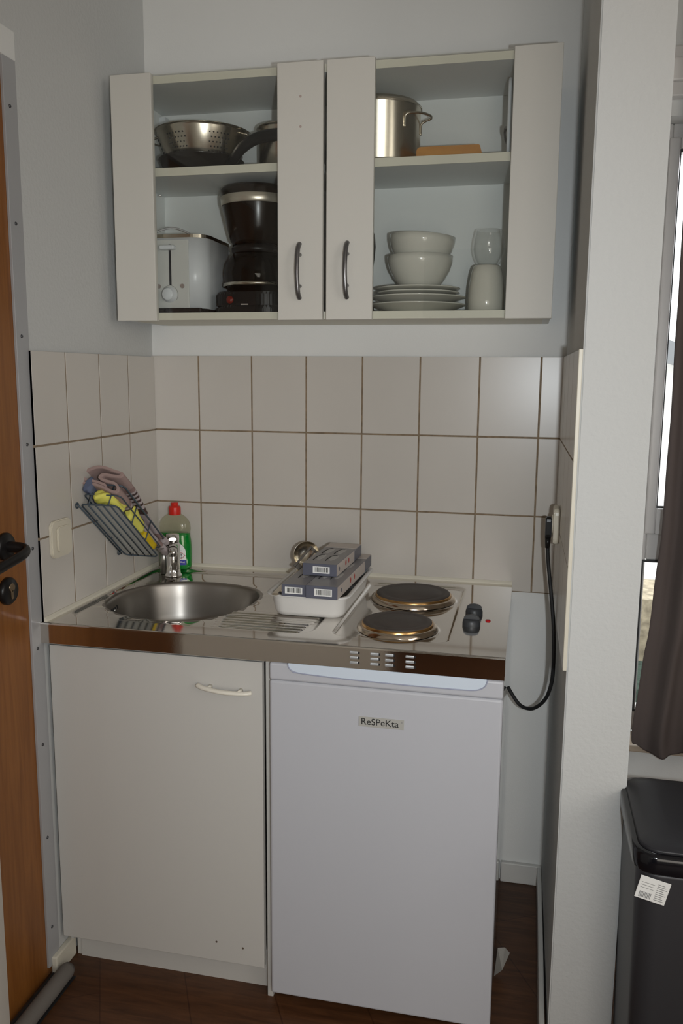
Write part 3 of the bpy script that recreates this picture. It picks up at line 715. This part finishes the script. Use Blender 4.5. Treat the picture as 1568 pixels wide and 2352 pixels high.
def glass_door(x0, g0, g1, x1, xh, side, holes=False):
    bm = BM(); box(bm, g0-.006, g1+.006, -cdp-.0125, -cdp-.0085, cz0+.0, cz1-.0); d = obj('glass_door', bm, m_pane, cb, label='clear glass door pane between two cream stiles')
    bm = BM(); box(bm, x0, g0, YD0, YD1, cz0-.003, cz1+.003, .001, 1); obj('door_stile', bm, m_cab, d)
    bm = BM(); box(bm, g1, x1, YD0, YD1, cz0-.003, cz1+.003, .001, 1); obj('door_stile', bm, m_cab, d)
    bm = BM()
    tube(bm, spline([(xh+.001, YD0-.006, 1.680), (xh, YD0-.019, 1.664), (xh-.001, YD0-.025, 1.620), (xh, YD0-.019, 1.572), (xh+.001, YD0-.006, 1.556)], 8), [.0038]+[.0052]*31+[.0038], 14)
    for z in (1.655, 1.585): cyl(bm, (xh, YD0, z), (xh, YD0-.02, z), .0042, None, 12)
    obj('door_handle', bm, m_handle, d)
    if holes:
        for z in (1.998, 1.934):
            bm = BM(); cyl(bm, (xh+.001, YD0-.0005, z), (xh+.001, YD0+.002, z), .0028, None, 12); obj('filled_screw_hole', bm, m_filler, d)
    return d
glass_door(cx0-.001, .135, .441, .5475, .4945, 0, True)
glass_door(.5560, .664, .9635, cx1+.002, .6065, 1)

# ---- upper left shelf
ZL = ZS+.0003
pn = thing('frying_pan', 'black frying pan with a thick curved handle, under the colander', 'pan', (.205, -.135, ZL))
bm = BM(); lathe(bm, shell([(0, 0), (.078, 0), (.088, .004), (.103, .034), (.1055, .036)], .0022), (.205, -.128, ZL), 56); obj('pan_body', bm, m_nonstick, pn)
bm = BM(); tube(bm, spline([(.290, -.165, ZL+.018), (.310, -.185, ZL+.026), (.338, -.203, ZL+.046), (.38, -.212, ZL+.063), (.44, -.214, ZL+.068), (.50, -.214, ZL+.068)], 8), [.017, .018, .018]+[.0155]*33+[.016]*4+[.010], 16, flat=(.62, 1)); obj('pan_handle', bm, m_black, pn)
co = thing('colander', 'steel colander with punched holes sitting in the black pan', 'colander', (.205, -.125, ZL+.01))
bm = BM(); zc = ZL+.006
cprof = [(0, 0), (.062, 0), (.072, .004), (.084, .022), (.100, .056), (.113, .091), (.1135, .094), (.118, .096), (.120, .0945)]
lathe(bm, shell(cprof, .001), (.208, -.124, zc), 72); cbd = obj('colander_bowl', bm, m_potsteel, co)
for grp in range(6):
    bm = BM()
    for row in range(5):
        z = .036+row*.010; r = .0845+(z-.022)*.40+.0014
        for k in range(6):
            a = 2*pi*(grp*12+k+.5*(row % 2))/72
            bmesh.ops.create_icosphere(bm, subdivisions=1, radius=.0021, matrix=Matrix.Translation((.208+r*cos(a), -.124+r*sin(a), zc+z)))
    obj('punched_hole_patch', bm, m_gap, cbd, kind='stuff')
for s in (-1, 1):
    bm = BM(); tube(bm, spline([(.208+s*.108, -.150, zc+.087), (.208+s*.124, -.150, zc+.082), (.208+s*.131, -.124, zc+.080), (.208+s*.124, -.098, zc+.082), (.208+s*.108, -.098, zc+.087)], 6), .0028, 10)
    if s < 0: obj('colander_handle', bm, m_potsteel, co)
    else: obj('colander_handle', bm, m_potsteel, co)
sp = thing('small_saucepan', 'steel saucepan half hidden behind the door stile, beside the colander', 'saucepan', (.425, -.105, ZL))
bm = BM(); lathe(bm, shell([(0, 0), (.070, 0), (.074, .004), (.074, .100), (.0765, .104), (.079, .106), (.0795, .104)], .0012), (.425, -.105, ZL), 56)
obj('saucepan_body', bm, m_potsteel, sp)
bm = BM(); tube(bm, spline([(.351, -.13, ZL+.09), (.343, -.14, ZL+.085), (.344, -.15, ZL+.077), (.358, -.145, ZL+.070)], 6), .0026, 10); obj('side_grip', bm, m_potsteel, sp)

# ---- lower left
ZL0 = cz0+.0173
to = thing('toaster', 'white toaster with a lever slot and round browning dial', 'toaster', (.148, -.13, ZL0))
tx0, tx1, ty0, ty1, tz0, tz1 = .060, .246, -.226, -.020, ZL0+.012, ZL0+.178
bm = BM(); prism(bm, rrect(tx0, tx1, ty0, ty1, .042, 10), tz0, tz1, 'z'); 
for f in bm.faces:
    if abs(f.normal.z) < .5: f.smooth = True
obj('toaster_body', bm, m_toaster, to)
bm = BM(); prism(bm, rrect(tx0+.035, tx1-.040, ty0-.0025, ty0+.004, .002, 3), tz0, tz1-.006, 'z'); fp = obj('front_panel', bm, mat('matt_white_panel', (.58, .59, .57), .5), to)
bm = BM(); prism(bm, rrect(tx0-.0015, tx1+.0015, ty0-.0015, ty1+.0015, .043, 10), tz1, tz1+.008, 'z'); obj('steel_rim', bm, m_potsteel, to)
bm = BM(); prism(bm, rrect(tx0+.004, tx1-.004, ty0+.004, ty1-.004, .04, 8), ZL0, tz0, 'z'); obj('toaster_base', bm, m_black, to)
bm = BM(); box(bm, .1558, .1612, ty0-.0032, ty0-.002, tz0+.055, tz1-.016); obj('lever_slot', bm, m_gap, fp)
bm = BM(); box(bm, .138, .177, ty0-.022, ty0-.0035, tz1-.030, tz1-.019, .004, 3); obj('lever', bm, m_toaster, to)
bm = BM(); lathe(bm, [(.019, 0), (.019, .003), (.0155, .004), (.0145, .014), (.013, .0155), (0, .0155)], (0, 0, 0), 36, M=Matrix.Translation((.156, ty0-.0025, tz0+.032)) @ Matrix.Rotation(pi/2, 4, 'X')); dl = obj('browning_dial', bm, m_toaster, to)
bm = BM(); tube(bm, [(.156+.0215*cos(a), ty0-.0028, tz0+.032+.0215*sin(a)) for a in [radians(-40+k*260/24) for k in range(25)]], .0005, 6); obj('dial_scale', bm, m_inkgrey, dl)
bm = BM(); cyl(bm, (.189, ty0-.0022, tz0+.052), (.189, ty0-.005, tz0+.052), .0055, .005, 16); obj('round_button', bm, m_button, to)
bm = BM(); cyl(bm, (.128, ty0-.0022, tz0+.052), (.128, ty0-.005, tz0+.052), .0055, .005, 16); obj('round_button', bm, m_button, to)
bm = BM(); tube(bm, spline([(.090, -.18, tz1+.008), (.105, -.175, tz1+.024), (.135, -.16, tz1+.034), (.165, -.15, tz1+.027), (.195, -.14, tz1+.0085)], 8), .0024, 10); obj('bun_rack', bm, m_alu, to)
cm = thing('coffee_maker', 'black drip coffee maker with glass jug and steel band', 'coffee maker', (.348, -.12, ZL0))
cxm, cym = .350, -.138
bm = BM(); prism(bm, rrect(.256, .444, -.230, -.020, .060, 10), ZL0, ZL0+.012, 'z', bev=.002); prism(bm, rrect(.259, .441, -.227, -.024, .058, 10), ZL0+.012, ZL0+.050, 'z', bev=.006); bs = obj('machine_base', bm, m_black, cm)
bm = BM(); prism(bm, rrect(.262, .44, -.085, -.018, .018, 6), ZL0+.05, ZL0+.285, 'z', bev=.003); obj('rear_column', bm, m_black, cm)
bm = BM(); lathe(bm, [(0, .168), (.058, .168), (.066, .176), (.074, .205), (.0850, .250), (.0885, .288), (.0885, .296), (.084, .301), (0, .303)], (cxm, cym+.005, ZL0), 56); rv = obj('filter_housing', bm, m_coffee, cm)
bm = BM(); lathe(bm, [(.0868, .258), (.0880, .259), (.0896, .278), (.0885, .279)], (cxm, cym+.005, ZL0), 56); obj('steel_band', bm, m_band, rv)
bm = BM(); lathe(bm, [(.058, .052), (.070, .058), (.080, .078), (.0825, .098), (.078, .120), (.062, .142), (.056, .150)], (cxm, cym, ZL0), 56); jg = obj('glass_jug', bm, m_carafe, cm, label='smoked glass jug')
bm = BM(); lathe(bm, [(.0825, .066), (.0838, .066), (.0838, .0745), (.0825, .0745)], (cxm, cym, ZL0), 56)
obj('jug_band', bm, m_potsteel, jg)
bm = BM(); lathe(bm, [(.057, .146), (.062, .150), (.062, .160), (.05, .168), (0, .172)], (cxm, cym, ZL0), 40); obj('jug_lid', bm, m_black, jg)
bm = BM(); tube(bm, spline([(cxm+.06, cym-.05, ZL0+.15), (cxm+.085, cym-.062, ZL0+.135), (cxm+.092, cym-.066, ZL0+.09), (cxm+.07, cym-.05, ZL0+.07)], 6), .007, 10); obj('jug_handle', bm, m_black, jg)
bm = BM(); lathe(bm, [(0.009, 0), (.008, .003), (0, .004)], (0, 0, 0), 20, M=Matrix.Translation((.310, -.2275, ZL0+.030)) @ Matrix.Rotation(pi/2, 4, 'X')); obj('power_switch', bm, mat('red_switch', (.16, .012, .006), .3), bs)
bm = BM(); box(bm, .338, .356, -.2292, -.2275, ZL0+.018, ZL0+.0205); obj('brand_mark', bm, m_boxlight, bs)
bm = BM(); prism(bm, rrect(.070, .243, -.2425, -.2305, .005, 4), ZL0, ZL0+.011, 'z', bev=.002)
tag(obj('black_plastic_strip', bm, m_black), 'flat black glossy tray edge lying in front of the white toaster', 'tray')

# ---- upper right shelf
bp = thing('cooking_pot', 'large steel cooking pot with lid and bent wire handles', 'pot', (.645, -.125, ZL))
pcx, pcy, prd = .652, -.125, .096
bm = BM(); lathe(bm, [(0, 0), (prd-.008, 0), (prd-.002, .003), (prd, .008), (prd, .128), (prd+.002, .131)], (pcx, pcy, ZL), 64); pb = obj('pot_body', bm, m_potsteel, bp)
bm = BM(); lathe(bm, [(prd+.003, .130), (prd+.0035, .134), (prd, .137), (prd-.004, .138), (prd-.006, .143), (prd-.02, .1465), (0, .1485)], (pcx, pcy, ZL), 64); obj('pot_lid', bm, m_potsteel, bp)
hpn = [(pcx+.070, pcy-.0665, ZL+.075), (pcx+.0705, pcy-.068, ZL+.098), (pcx+.080, pcy-.066, ZL+.105), (pcx+.105, pcy-.047, ZL+.109), (pcx+.122, pcy-.024, ZL+.108), (pcx+.122, pcy-.008, ZL+.106), (pcx+.108, pcy-.004, ZL+.102), (pcx+.0985, pcy-.003, ZL+.095), (pcx+.0975, pcy-.003, ZL+.072)]
bm = BM(); tube(bm, spline(hpn, 6), .0027, 10); obj('pot_handle', bm, m_potsteel, bp)
bd2 = BM(); prism(bd2, [(.752, ZL), (.902, ZL), (.899, ZL+.003), (.893, ZL+.0245), (.758, ZL+.0245), (.752, ZL+.019)], -.215, -.06, 'y', bev=.0015)
tag(obj('cutting_board', bd2, m_board), 'small thick bamboo cutting board lying beside the large pot', 'cutting board')
gr = thing('upright_grater', 'silvery upright tray with rounded rim standing past the cutting board', 'kitchen rack', (1.0, -.12, ZL))
bm = BM()
tube(bm, [(.955+(0.012 if z > .12 else 0)*0, y, ZL+z) for y, z in rrect(-.215, -.045, .004, .162, .025, 6)], .004, 8, closed=True)
obj('rim', bm, m_toaster, gr)
bm = BM(); prism(bm, rrect(-.213, -.047, .005, .160, .024, 6), .957, .960, 'x'); obj('tray_plate', bm, mat('pale_grey_metal', (.5, .5, .48), .35, .4), gr)
bm = BM(); tube(bm, [(.948, -.2, ZL+.06), (.944, -.16, ZL+.06), (.944, -.1, ZL+.06), (.948, -.06, ZL+.06)], .003, 8); obj('cross_bar', bm, m_handle, gr)

# ---- lower right
def plate(label, r, z, h, cx=.750, cy=-.122):
    bm = BM(); lathe(bm, [(0, 0), (r*.56, 0), (r*.60, .003), (r*.74, h*.45), (r*.97, h), (r, h+.001), (r*.995, h+.003), (r*.96, h+.003), (r*.73, h*.5+.003), (r*.6, .0062), (0, .006)], (cx, cy, z), 72)
    return tag(obj('dinner_plate', bm, m_ceramic), label, 'plate', 'white plates stacked in the cabinet')
zp = ZL0
plate('bottommost white plate of the stack, the wide one resting on the cabinet floor', .1165, zp, .019)
plate('second white plate from the bottom of the stack', .1160, zp+.0195, .017)
plate('third white plate from the bottom, smaller, under the top one', .1010, zp+.0375, .010)
plate('topmost small white plate, directly under the bowls', .1020, zp+.0475, .010)
def bowl(label, z, tilt, cx=.7545, cy=-.125):
    pr = [(0, 0), (.038, 0), (.041, .003), (.044, .007), (.060, .026), (.072, .047), (.0775, .066), (.0785, .080)]
    bm = BM(); lathe(bm, shell(pr, .003), (cx, cy, z), 64, M=Matrix.Rotation(radians(tilt), 4, 'Y'))
    return tag(obj('cereal_bowl', bm, m_ceramic), label, 'bowl', 'white bowls stacked on the plates')
bowl('lower white bowl resting on the small plates', zp+.0545, 0)
bowl('upper white bowl, slightly tilted inside the lower one', zp+.0545+.046, 3.5)
bm = BM(); lathe(bm, shell([(.0400, 0), (.0425, .003), (.0432, .030), (.0415, .060), (.0370, .092), (.0325, .108), (.029, .111), (0, .111)], .0025), (.913, -.120, ZL0), 56)
tag(obj('upturned_mug', bm, m_mug), 'tall cream beaker standing upside down beside the plates', 'beaker')
zg = ZL0+.1115
bm = BM(); lathe(bm, shell([(0, 0), (.020, 0), (.0265, .003), (.0330, .016), (.0370, .036), (.0350, .058), (.0300, .080)], .0014), (.9165, -.120, zg), 56)
tag(obj('glass_tumbler', bm, m_glass), 'clear glass tumbler standing on the upturned cream beaker', 'glass')
bm = BM(); lathe(bm, [(0, 0), (.040, 0), (.0415, .006), (.034, .06), (.035, .10), (.040, .135), (.0425, .165), (.040, .195), (.030, .212), (0, .215)], (.597, -.092, ZL0), 40)
tag(obj('black_jug', bm, m_black), 'black jug mostly hidden behind the door stile, beside the bowls', 'jug')

# ================================================================== LEFT WALL ITEMS
sw = thing('light_switch', 'ivory rocker light switch on the tiles next to the wooden door', 'light switch', (.008, -.530, 1.018))
def sq(y0, y1, z0, z1, r, x0, x1, bev): 
    bm = BM(); prism(bm, rrect(y0, y1, z0, z1, r, 6), x0, x1, 'x', bev=bev); return bm
obj('switch_frame', sq(-.572, -.488, .976, 1.060, .016, .008, .017, .0025), m_ivory, sw)
obj('rocker', sq(-.556, -.500, .989, 1.046, .010, .0175, .0225, .0015), m_ivory, sw)

# wire basket, hung slanting on the left wall
bk = thing('wire_basket', 'grey wire basket hanging slanted on the tiles near the sink tap', 'basket', (.05, -.33, 1.0))
O = Vector((.012, -.437, 1.080)); ea = Vector((0, .208, -.160)).normalized(); eb = Vector((1, 0, 0)); ec = Vector((0, .160, .208)).normalized()
LA, LB, LC = .270, .092, .050
def Q(a, b, c): return tuple(O+ea*a+eb*b+ec*c)
def rr3(c, r=.012, g=0.0): return [Q(a, b, c) for a, b in rrect(-g, LA+g, -g*0, LB+g, r, 5)]
bm = BM()
tube(bm, rr3(0), .0020, 8, closed=True)
for b in (.018, .037, .056, .075): tube(bm, [Q(.0, b, 0), Q(LA, b, 0)], .0017, 8)
for a in (.09, .18): tube(bm, [Q(a, 0, .0062), Q(a, LB, .0062)], .0012, 8)
obj('basket_floor', bm, m_wire, bk)
bm = BM(); tube(bm, rr3(.052, .014, .004), .0022, 8, closed=True); tube(bm, rr3(.026, .014, .002), .0017, 8, closed=True); obj('basket_rim', bm, m_wire, bk)
bm = BM()
for a, b in ((.0, .02), (.0, .07), (LA, .02), (LA, .07), (.09, LB), (.18, LB), (.09, 0), (.18, 0)):
    tube(bm, [Q(a, b, 0), Q(a, b, .052)], .0015, 8)
obj('upright_wire', bm, m_wire, bk)
bm = BM()
tube(bm, [Q(-.012, 0, -.007), Q(LA*.92, 0, -.007)], .0020, 8)
for a in (-.012, .235):
    p = Vector(Q(a, 0, -.010)); tube(bm, [tuple(p+Vector((.0, .006*cos(t), .006*sin(t)))) for t in [k*pi/5 for k in range(10)]], .0018, 8, closed=True)
obj('hook_rail', bm, m_wire, bk)
bm = BM(); t = BM(); prism(t, rrect(.004, LA-.006, .004, LB-.004, .01, 4), .003, .0045, 'z')
for v in t.verts: v.co = Vector(Q(*v.co))
merge(bm, t); obj('drip_sheet', bm, m_greysheet, bk)
# cloths in the basket: lumpy slabs following the basket's own axes
def lump(name, path, w, th, m, seed, twist=0.0, nseg=22, attr=False, amp=.15):
    """path: (a,b,c) points; flat oval section w x th with soft folds"""
    P = spline([Vector(p) for p in path], 8); bm = BM(); n = len(P); rings = []
    rnd = random.Random(seed); ph = [rnd.uniform(0, 6) for _ in range(6)]
    lay = bm.verts.layers.float.new('along')
    for i, p in enumerate(P):
        t_ = i/(n-1); end = min(1, .55+4*min(t_, 1-t_)) if not attr else 1.0
        d = (P[min(i+1, n-1)]-P[max(i-1, 0)]).normalized(); sx = Vector((0, 1, 0)); sx = (sx-d*sx.dot(d)).normalized(); sz = d.cross(sx)
        tw = twist*t_
        R_ = []
        for k in range(nseg):
            a = 2*pi*k/nseg; rr_ = 1+amp*sin(3*a+ph[0]+4*t_)+amp*.6*sin(5*a+ph[1]-7*t_)
            u, v = cos(a)*w*rr_*end, sin(a)*th*rr_*end
            q = p+sx*(u*cos(tw)-v*sin(tw))+sz*(u*sin(tw)+v*cos(tw))
            vv = bm.verts.new(Q(q.x, q.y, q.z)); vv[lay] = t_; R_.append(vv)
        rings.append(R_)
    for A, B in zip(rings, rings[1:]):
        for k in range(nseg):
            f = bm.faces.new((A[k], A[(k+1) % nseg], B[(k+1) % nseg], B[k])); f.smooth = True
    bm.faces.new(rings[0]); bm.faces.new(rings[-1])
    return obj(name, bm, m)
o = lump('yellow_cloth', [(.012, .022, .028), (.020, .050, .030), (.045, .060, .026), (.066, .066, .020)], .022, .0165, m_yellow, 3)
tag(o, 'lemon yellow cleaning cloth bunched at the upper end of the wire basket', 'cloth')
o2 = lump('yellow_cloth', [(.082, .078, .030), (.11, .079, .030), (.14, .078, .029), (.170, .076, .027)], .0115, .0205, m_yellow, 6)
tag(o2, 'lemon yellow cloth with white tag lying along the outer side of the basket', 'cloth')
o = lump('sponge_cloth', [(.185, .072, .027), (.262, .072, .026)], .0150, .0200, m_yellow2, 5, amp=.05)
tag(o, 'deep yellow sponge cloth at the lower end of the basket', 'cloth')
o = lump('blue_cloth', [(-.016, .010, .046), (.02, .012, .048), (.06, .014, .046)], .012, .019, m_bluecloth, 9)
tag(o, 'dark blue cloth tucked behind the towel at the wall', 'cloth')
# rolled striped towel: a spiral ribbon swept along the basket's length
def towel():
    bm = BM(); lay = bm.verts.layers.float.new('along')
    # folded section in (b, c): an S-shaped strip with several layers
    sec = spline([(-.012, .018, 0), (.030, .006, 0), (.072, -.004, 0), (.079, .008, 0), (.066, .022, 0), (.040, .024, 0), (.026, .030, 0), (.030, .041, 0), (.052, .043, 0), (.074, .046, 0), (.077, .055, 0), (.050, .060, 0), (.012, .066, 0), (-.014, .056, 0), (-.016, .036, 0), (-.004, .026, 0), (.02, .018, 0), (.046, .010, 0)], 6)
    n = len(sec); th = .0032
    A_, B_ = [], []
    for i, p in enumerate(sec):
        d = (sec[min(i+1, n-1)]-sec[max(i-1, 0)]).normalized(); nn = Vector((-d.y, d.x, 0))
        A_.append(p+nn*th); B_.append(p-nn*th)
    loop_ = A_+list(reversed(B_)); rings = []
    NA = 46
    for j in range(NA+1):
        t_ = j/NA; a = -.012+t_*.330
        sq_ = 1-.50*sstep((t_-.25)/.75) if t_ > .25 else 1.0      # layers pressed flat further down
        R_ = []
        for p in loop_:
            b = .040+(p.x-.032)*(1-.62*float(sstep((t_-.10)/.7)))+.040*float(sstep((t_-.2)/.8))
            c = .038+p.y*.86*(float(sq_))+.003*sin(9*t_+p.x*60)-.006*t_
            v = bm.verts.new(Q(a+ .03*(p.x-.03) + (.020*sin(p.y*90) if t_ > .9 else 0), b, c)); v[lay] = min(max(t_+.03*sin(p.x*25), 0), 1); R_.append(v)
        rings.append(R_)
    m = len(loop_)
    for A, B in zip(rings, rings[1:]):
        for k in range(m):
            f = bm.faces.new((A[k], A[(k+1) % m], B[(k+1) % m], B[k])); f.smooth = True
    h = len(A_)
    for R_ in (rings[0], rings[-1]):
        for k in range(h-1): bm.faces.new((R_[k], R_[k+1], R_[m-2-k], R_[m-1-k]))
    return obj('tea_towel', bm, m_towel)
tag(towel(), 'folded mauve striped tea towel lying on the wire basket', 'towel')
bm = BM(); prism(bm, [(.182, .052), (.206, .052), (.206, .072), (.182, .072)], .030, .0306)
for v in bm.verts: v.co = Vector(Q(v.co.x, v.co.y+.012, v.co.z+.006))
ct = obj('care_label', bm, m_label, o2)

# ================================================================== SOCKET, CABLE
so = thing('wall_socket', 'ivory power socket on the partition tiles', 'socket', (XR-.008, -.20, 1.04))
bm = BM(); prism(bm, rrect(-.243, -.160, 1.000, 1.084, .012, 6), XR-.0195, XR-.0062, 'x', bev=.003); obj('socket_frame', bm, m_ivory, so)
bm = BM(); cyl(bm, (XR-.019, -.201, 1.042), (XR-.0225, -.201, 1.042), .024, .022, 32); obj('socket_insert', bm, m_ivory, so)
cb2 = thing('power_cable', 'black power cable hanging from the socket behind the fridge', 'cable', (XR-.03, -.20, .8))
bm = BM(); prism(bm, rrect(-.216, -.186, 1.008, 1.060, .008, 4), XR-.037, XR-.0225, 'x', bev=.003); cyl(bm, (XR-.030, -.201, 1.010), (XR-.030, -.201, .985), .007, .0055, 14); obj('plug', bm, m_black, cb2)
pts = [(XR-.030, -.201, 1.0), (XR-.027, -.203, .955), (XR-.017, -.22, .88), (XR-.009, -.25, .81), (XR-.006, -.27, .745), (XR-.007, -.26, .680), (XR-.018, -.23, .625), (XR-.040, -.20, .588), (XR-.060, -.18, .576), (XR-.080, -.165, .580), (1.010, -.15, .602), (1.002, -.14, .612)]
bm = BM(); tube(bm, spline(pts, 8), .0044, 12); obj('cord', bm, m_blackmatt, cb2)

# small clear plastic scrap beside the fridge foot
bm = BM(); V = [bm.verts.new(p) for p in ((1.000, -.40, .001), (1.006, -.40, .075), (1.022, -.385, .068), (1.034, -.37, .045), (1.018, -.39, .012))]
bm.faces.new(V); q = bmesh.ops.solidify(bm, geom=bm.faces[:], thickness=.001)
tag(obj('plastic_scrap', bm, m_tag), 'crumpled pale plastic scrap on the floor beside the fridge', 'litter')

# ================================================================== DRAUGHT ROLL AT THE DOOR
dr_ = thing('draught_excluder', 'grey draught excluder roll along the bottom of the wooden door', 'draught excluder', (.03, -.9, 0))
bm = BM(); R0 = .0185
ps = [(.036, -.618, .0188), (.036, -.630, .0188)]+[(.0365+.0, -.70-.1*k, .0188) for k in range(8)]
tube(bm, ps, [R0*.8]+[R0]*9, 24); obj('foam_roll', bm, m_roller, dr_)
bm = BM(); prism(bm, [(.003, .006), (.036, .001), (.055, .002), (.055, .004), (.036, .004), (.003, .012)], -1.40, -.622, 'y'); obj('fabric_flap', bm, m_blackmatt, dr_)

# ================================================================== CURTAIN
bm = BM()
edge = [(1.345, 2.30), (1.347, 1.95), (1.349, 1.75), (1.350, 1.55), (1.352, 1.35), (1.352, 1.17), (1.350, 1.0), (1.345, .905), (1.338, .77), (1.330, .70), (1.323, .60), (1.316, .535), (1.313, .48), (1.318, .462)]
ed = spline([(x, 0, z) for x, z in edge], 5)
cols = 60; rows = []
for i, e in enumerate(ed):
    R_ = []
    for k in range(cols+1):
        s = k/cols; x = e.x+s*.40
        z = e.z - (0 if i < len(ed)-6 else (i-(len(ed)-6))/5*.018*float(sstep(np.array(s*9.0))))
        y = -.075+.022*min(1, .25+s*6)*sin(s*26+.4*sin(e.z*3))+.006*sin(s*61+e.z*2)+.004*sin(e.z*23)*(1-s)
        R_.append(bm.verts.new((x, y, z)))
    rows.append(R_)
for A, B in zip(rows, rows[1:]):
    for k in range(cols):
        f = bm.faces.new((A[k], A[k+1], B[k+1], B[k])); f.smooth = True
o = obj('window_curtain', bm, m_curtain); sm = o.modifiers.new('thickness', 'SOLIDIFY'); sm.thickness = .0015
tag(o, 'taupe brown curtain hanging in front of the window', 'curtain')

# ================================================================== BIN
bn = thing('waste_bin', 'tall charcoal waste bin with gloss black lid rim below the curtain', 'waste bin', (1.40, -.69, 0))
bx0, bx1, by0, by1 = 1.232, 1.56, -.832, -.545
def bl(d, z, r=.036): return [bm.verts.new((a, b, z)) for a, b in rrect(bx0+d, bx1-d, by0+d, by1-d, r, 8)]
def loft(Ls, caps=True):
    for A, B in zip(Ls, Ls[1:]):
        for k in range(len(A)):
            f = bm.faces.new((A[k], A[(k+1) % len(A)], B[(k+1) % len(A)], B[k])); f.smooth = True
    if caps: bm.faces.new(Ls[0]); bm.faces.new(Ls[-1])
bm = BM(); loft([bl(.018, 0, .03), bl(.014, .01, .034), bl(.004, .555), bl(.004, .562)]); bb = obj('bin_body', bm, m_binbody, bn)
bm = BM(); loft([bl(-.001, .563), bl(-.003, .566), bl(-.003, .592), bl(0, .597), bl(.006, .598)]); obj('lid_rim', bm, m_bingloss, bn)
bm = BM(); loft([bl(.006, .5985), bl(.010, .603), bl(.03, .607), bl(.06, .609, .03)]); obj('lid', bm, m_bin, bn)
Mr = Matrix.Translation((1.2615, -.8287, .533)) @ Matrix.Scale(.8, 4) @ Matrix.Rotation(radians(13), 4, 'Y')
bm = BM(); box(bm, -.031, .031, -.0012, 0, -.026, .026, .0005, 1); ls = obj('sticker', bm, m_label, bn, label='white rectangular product sticker')
ls.matrix_basis = Mr
bm = BM()
for k in range(9): box(bm, -.024+k*.0028, -.0225+k*.0028, -.0018, -.001, -.022, -.009)
for k in range(3): box(bm, -.026, .001, -.0018, -.001, .000+k*.006, .0008+k*.006)
for k in range(9): box(bm, .007, .027-.003*(k % 3), -.0018, -.001, -.020+k*.0045, -.0188+k*.0045)
o = obj('sticker_print', bm, m_inkgrey, ls); o.matrix_basis = Mr

for o in list(bpy.data.objects):
    if o.get('label') == '': del o['label']
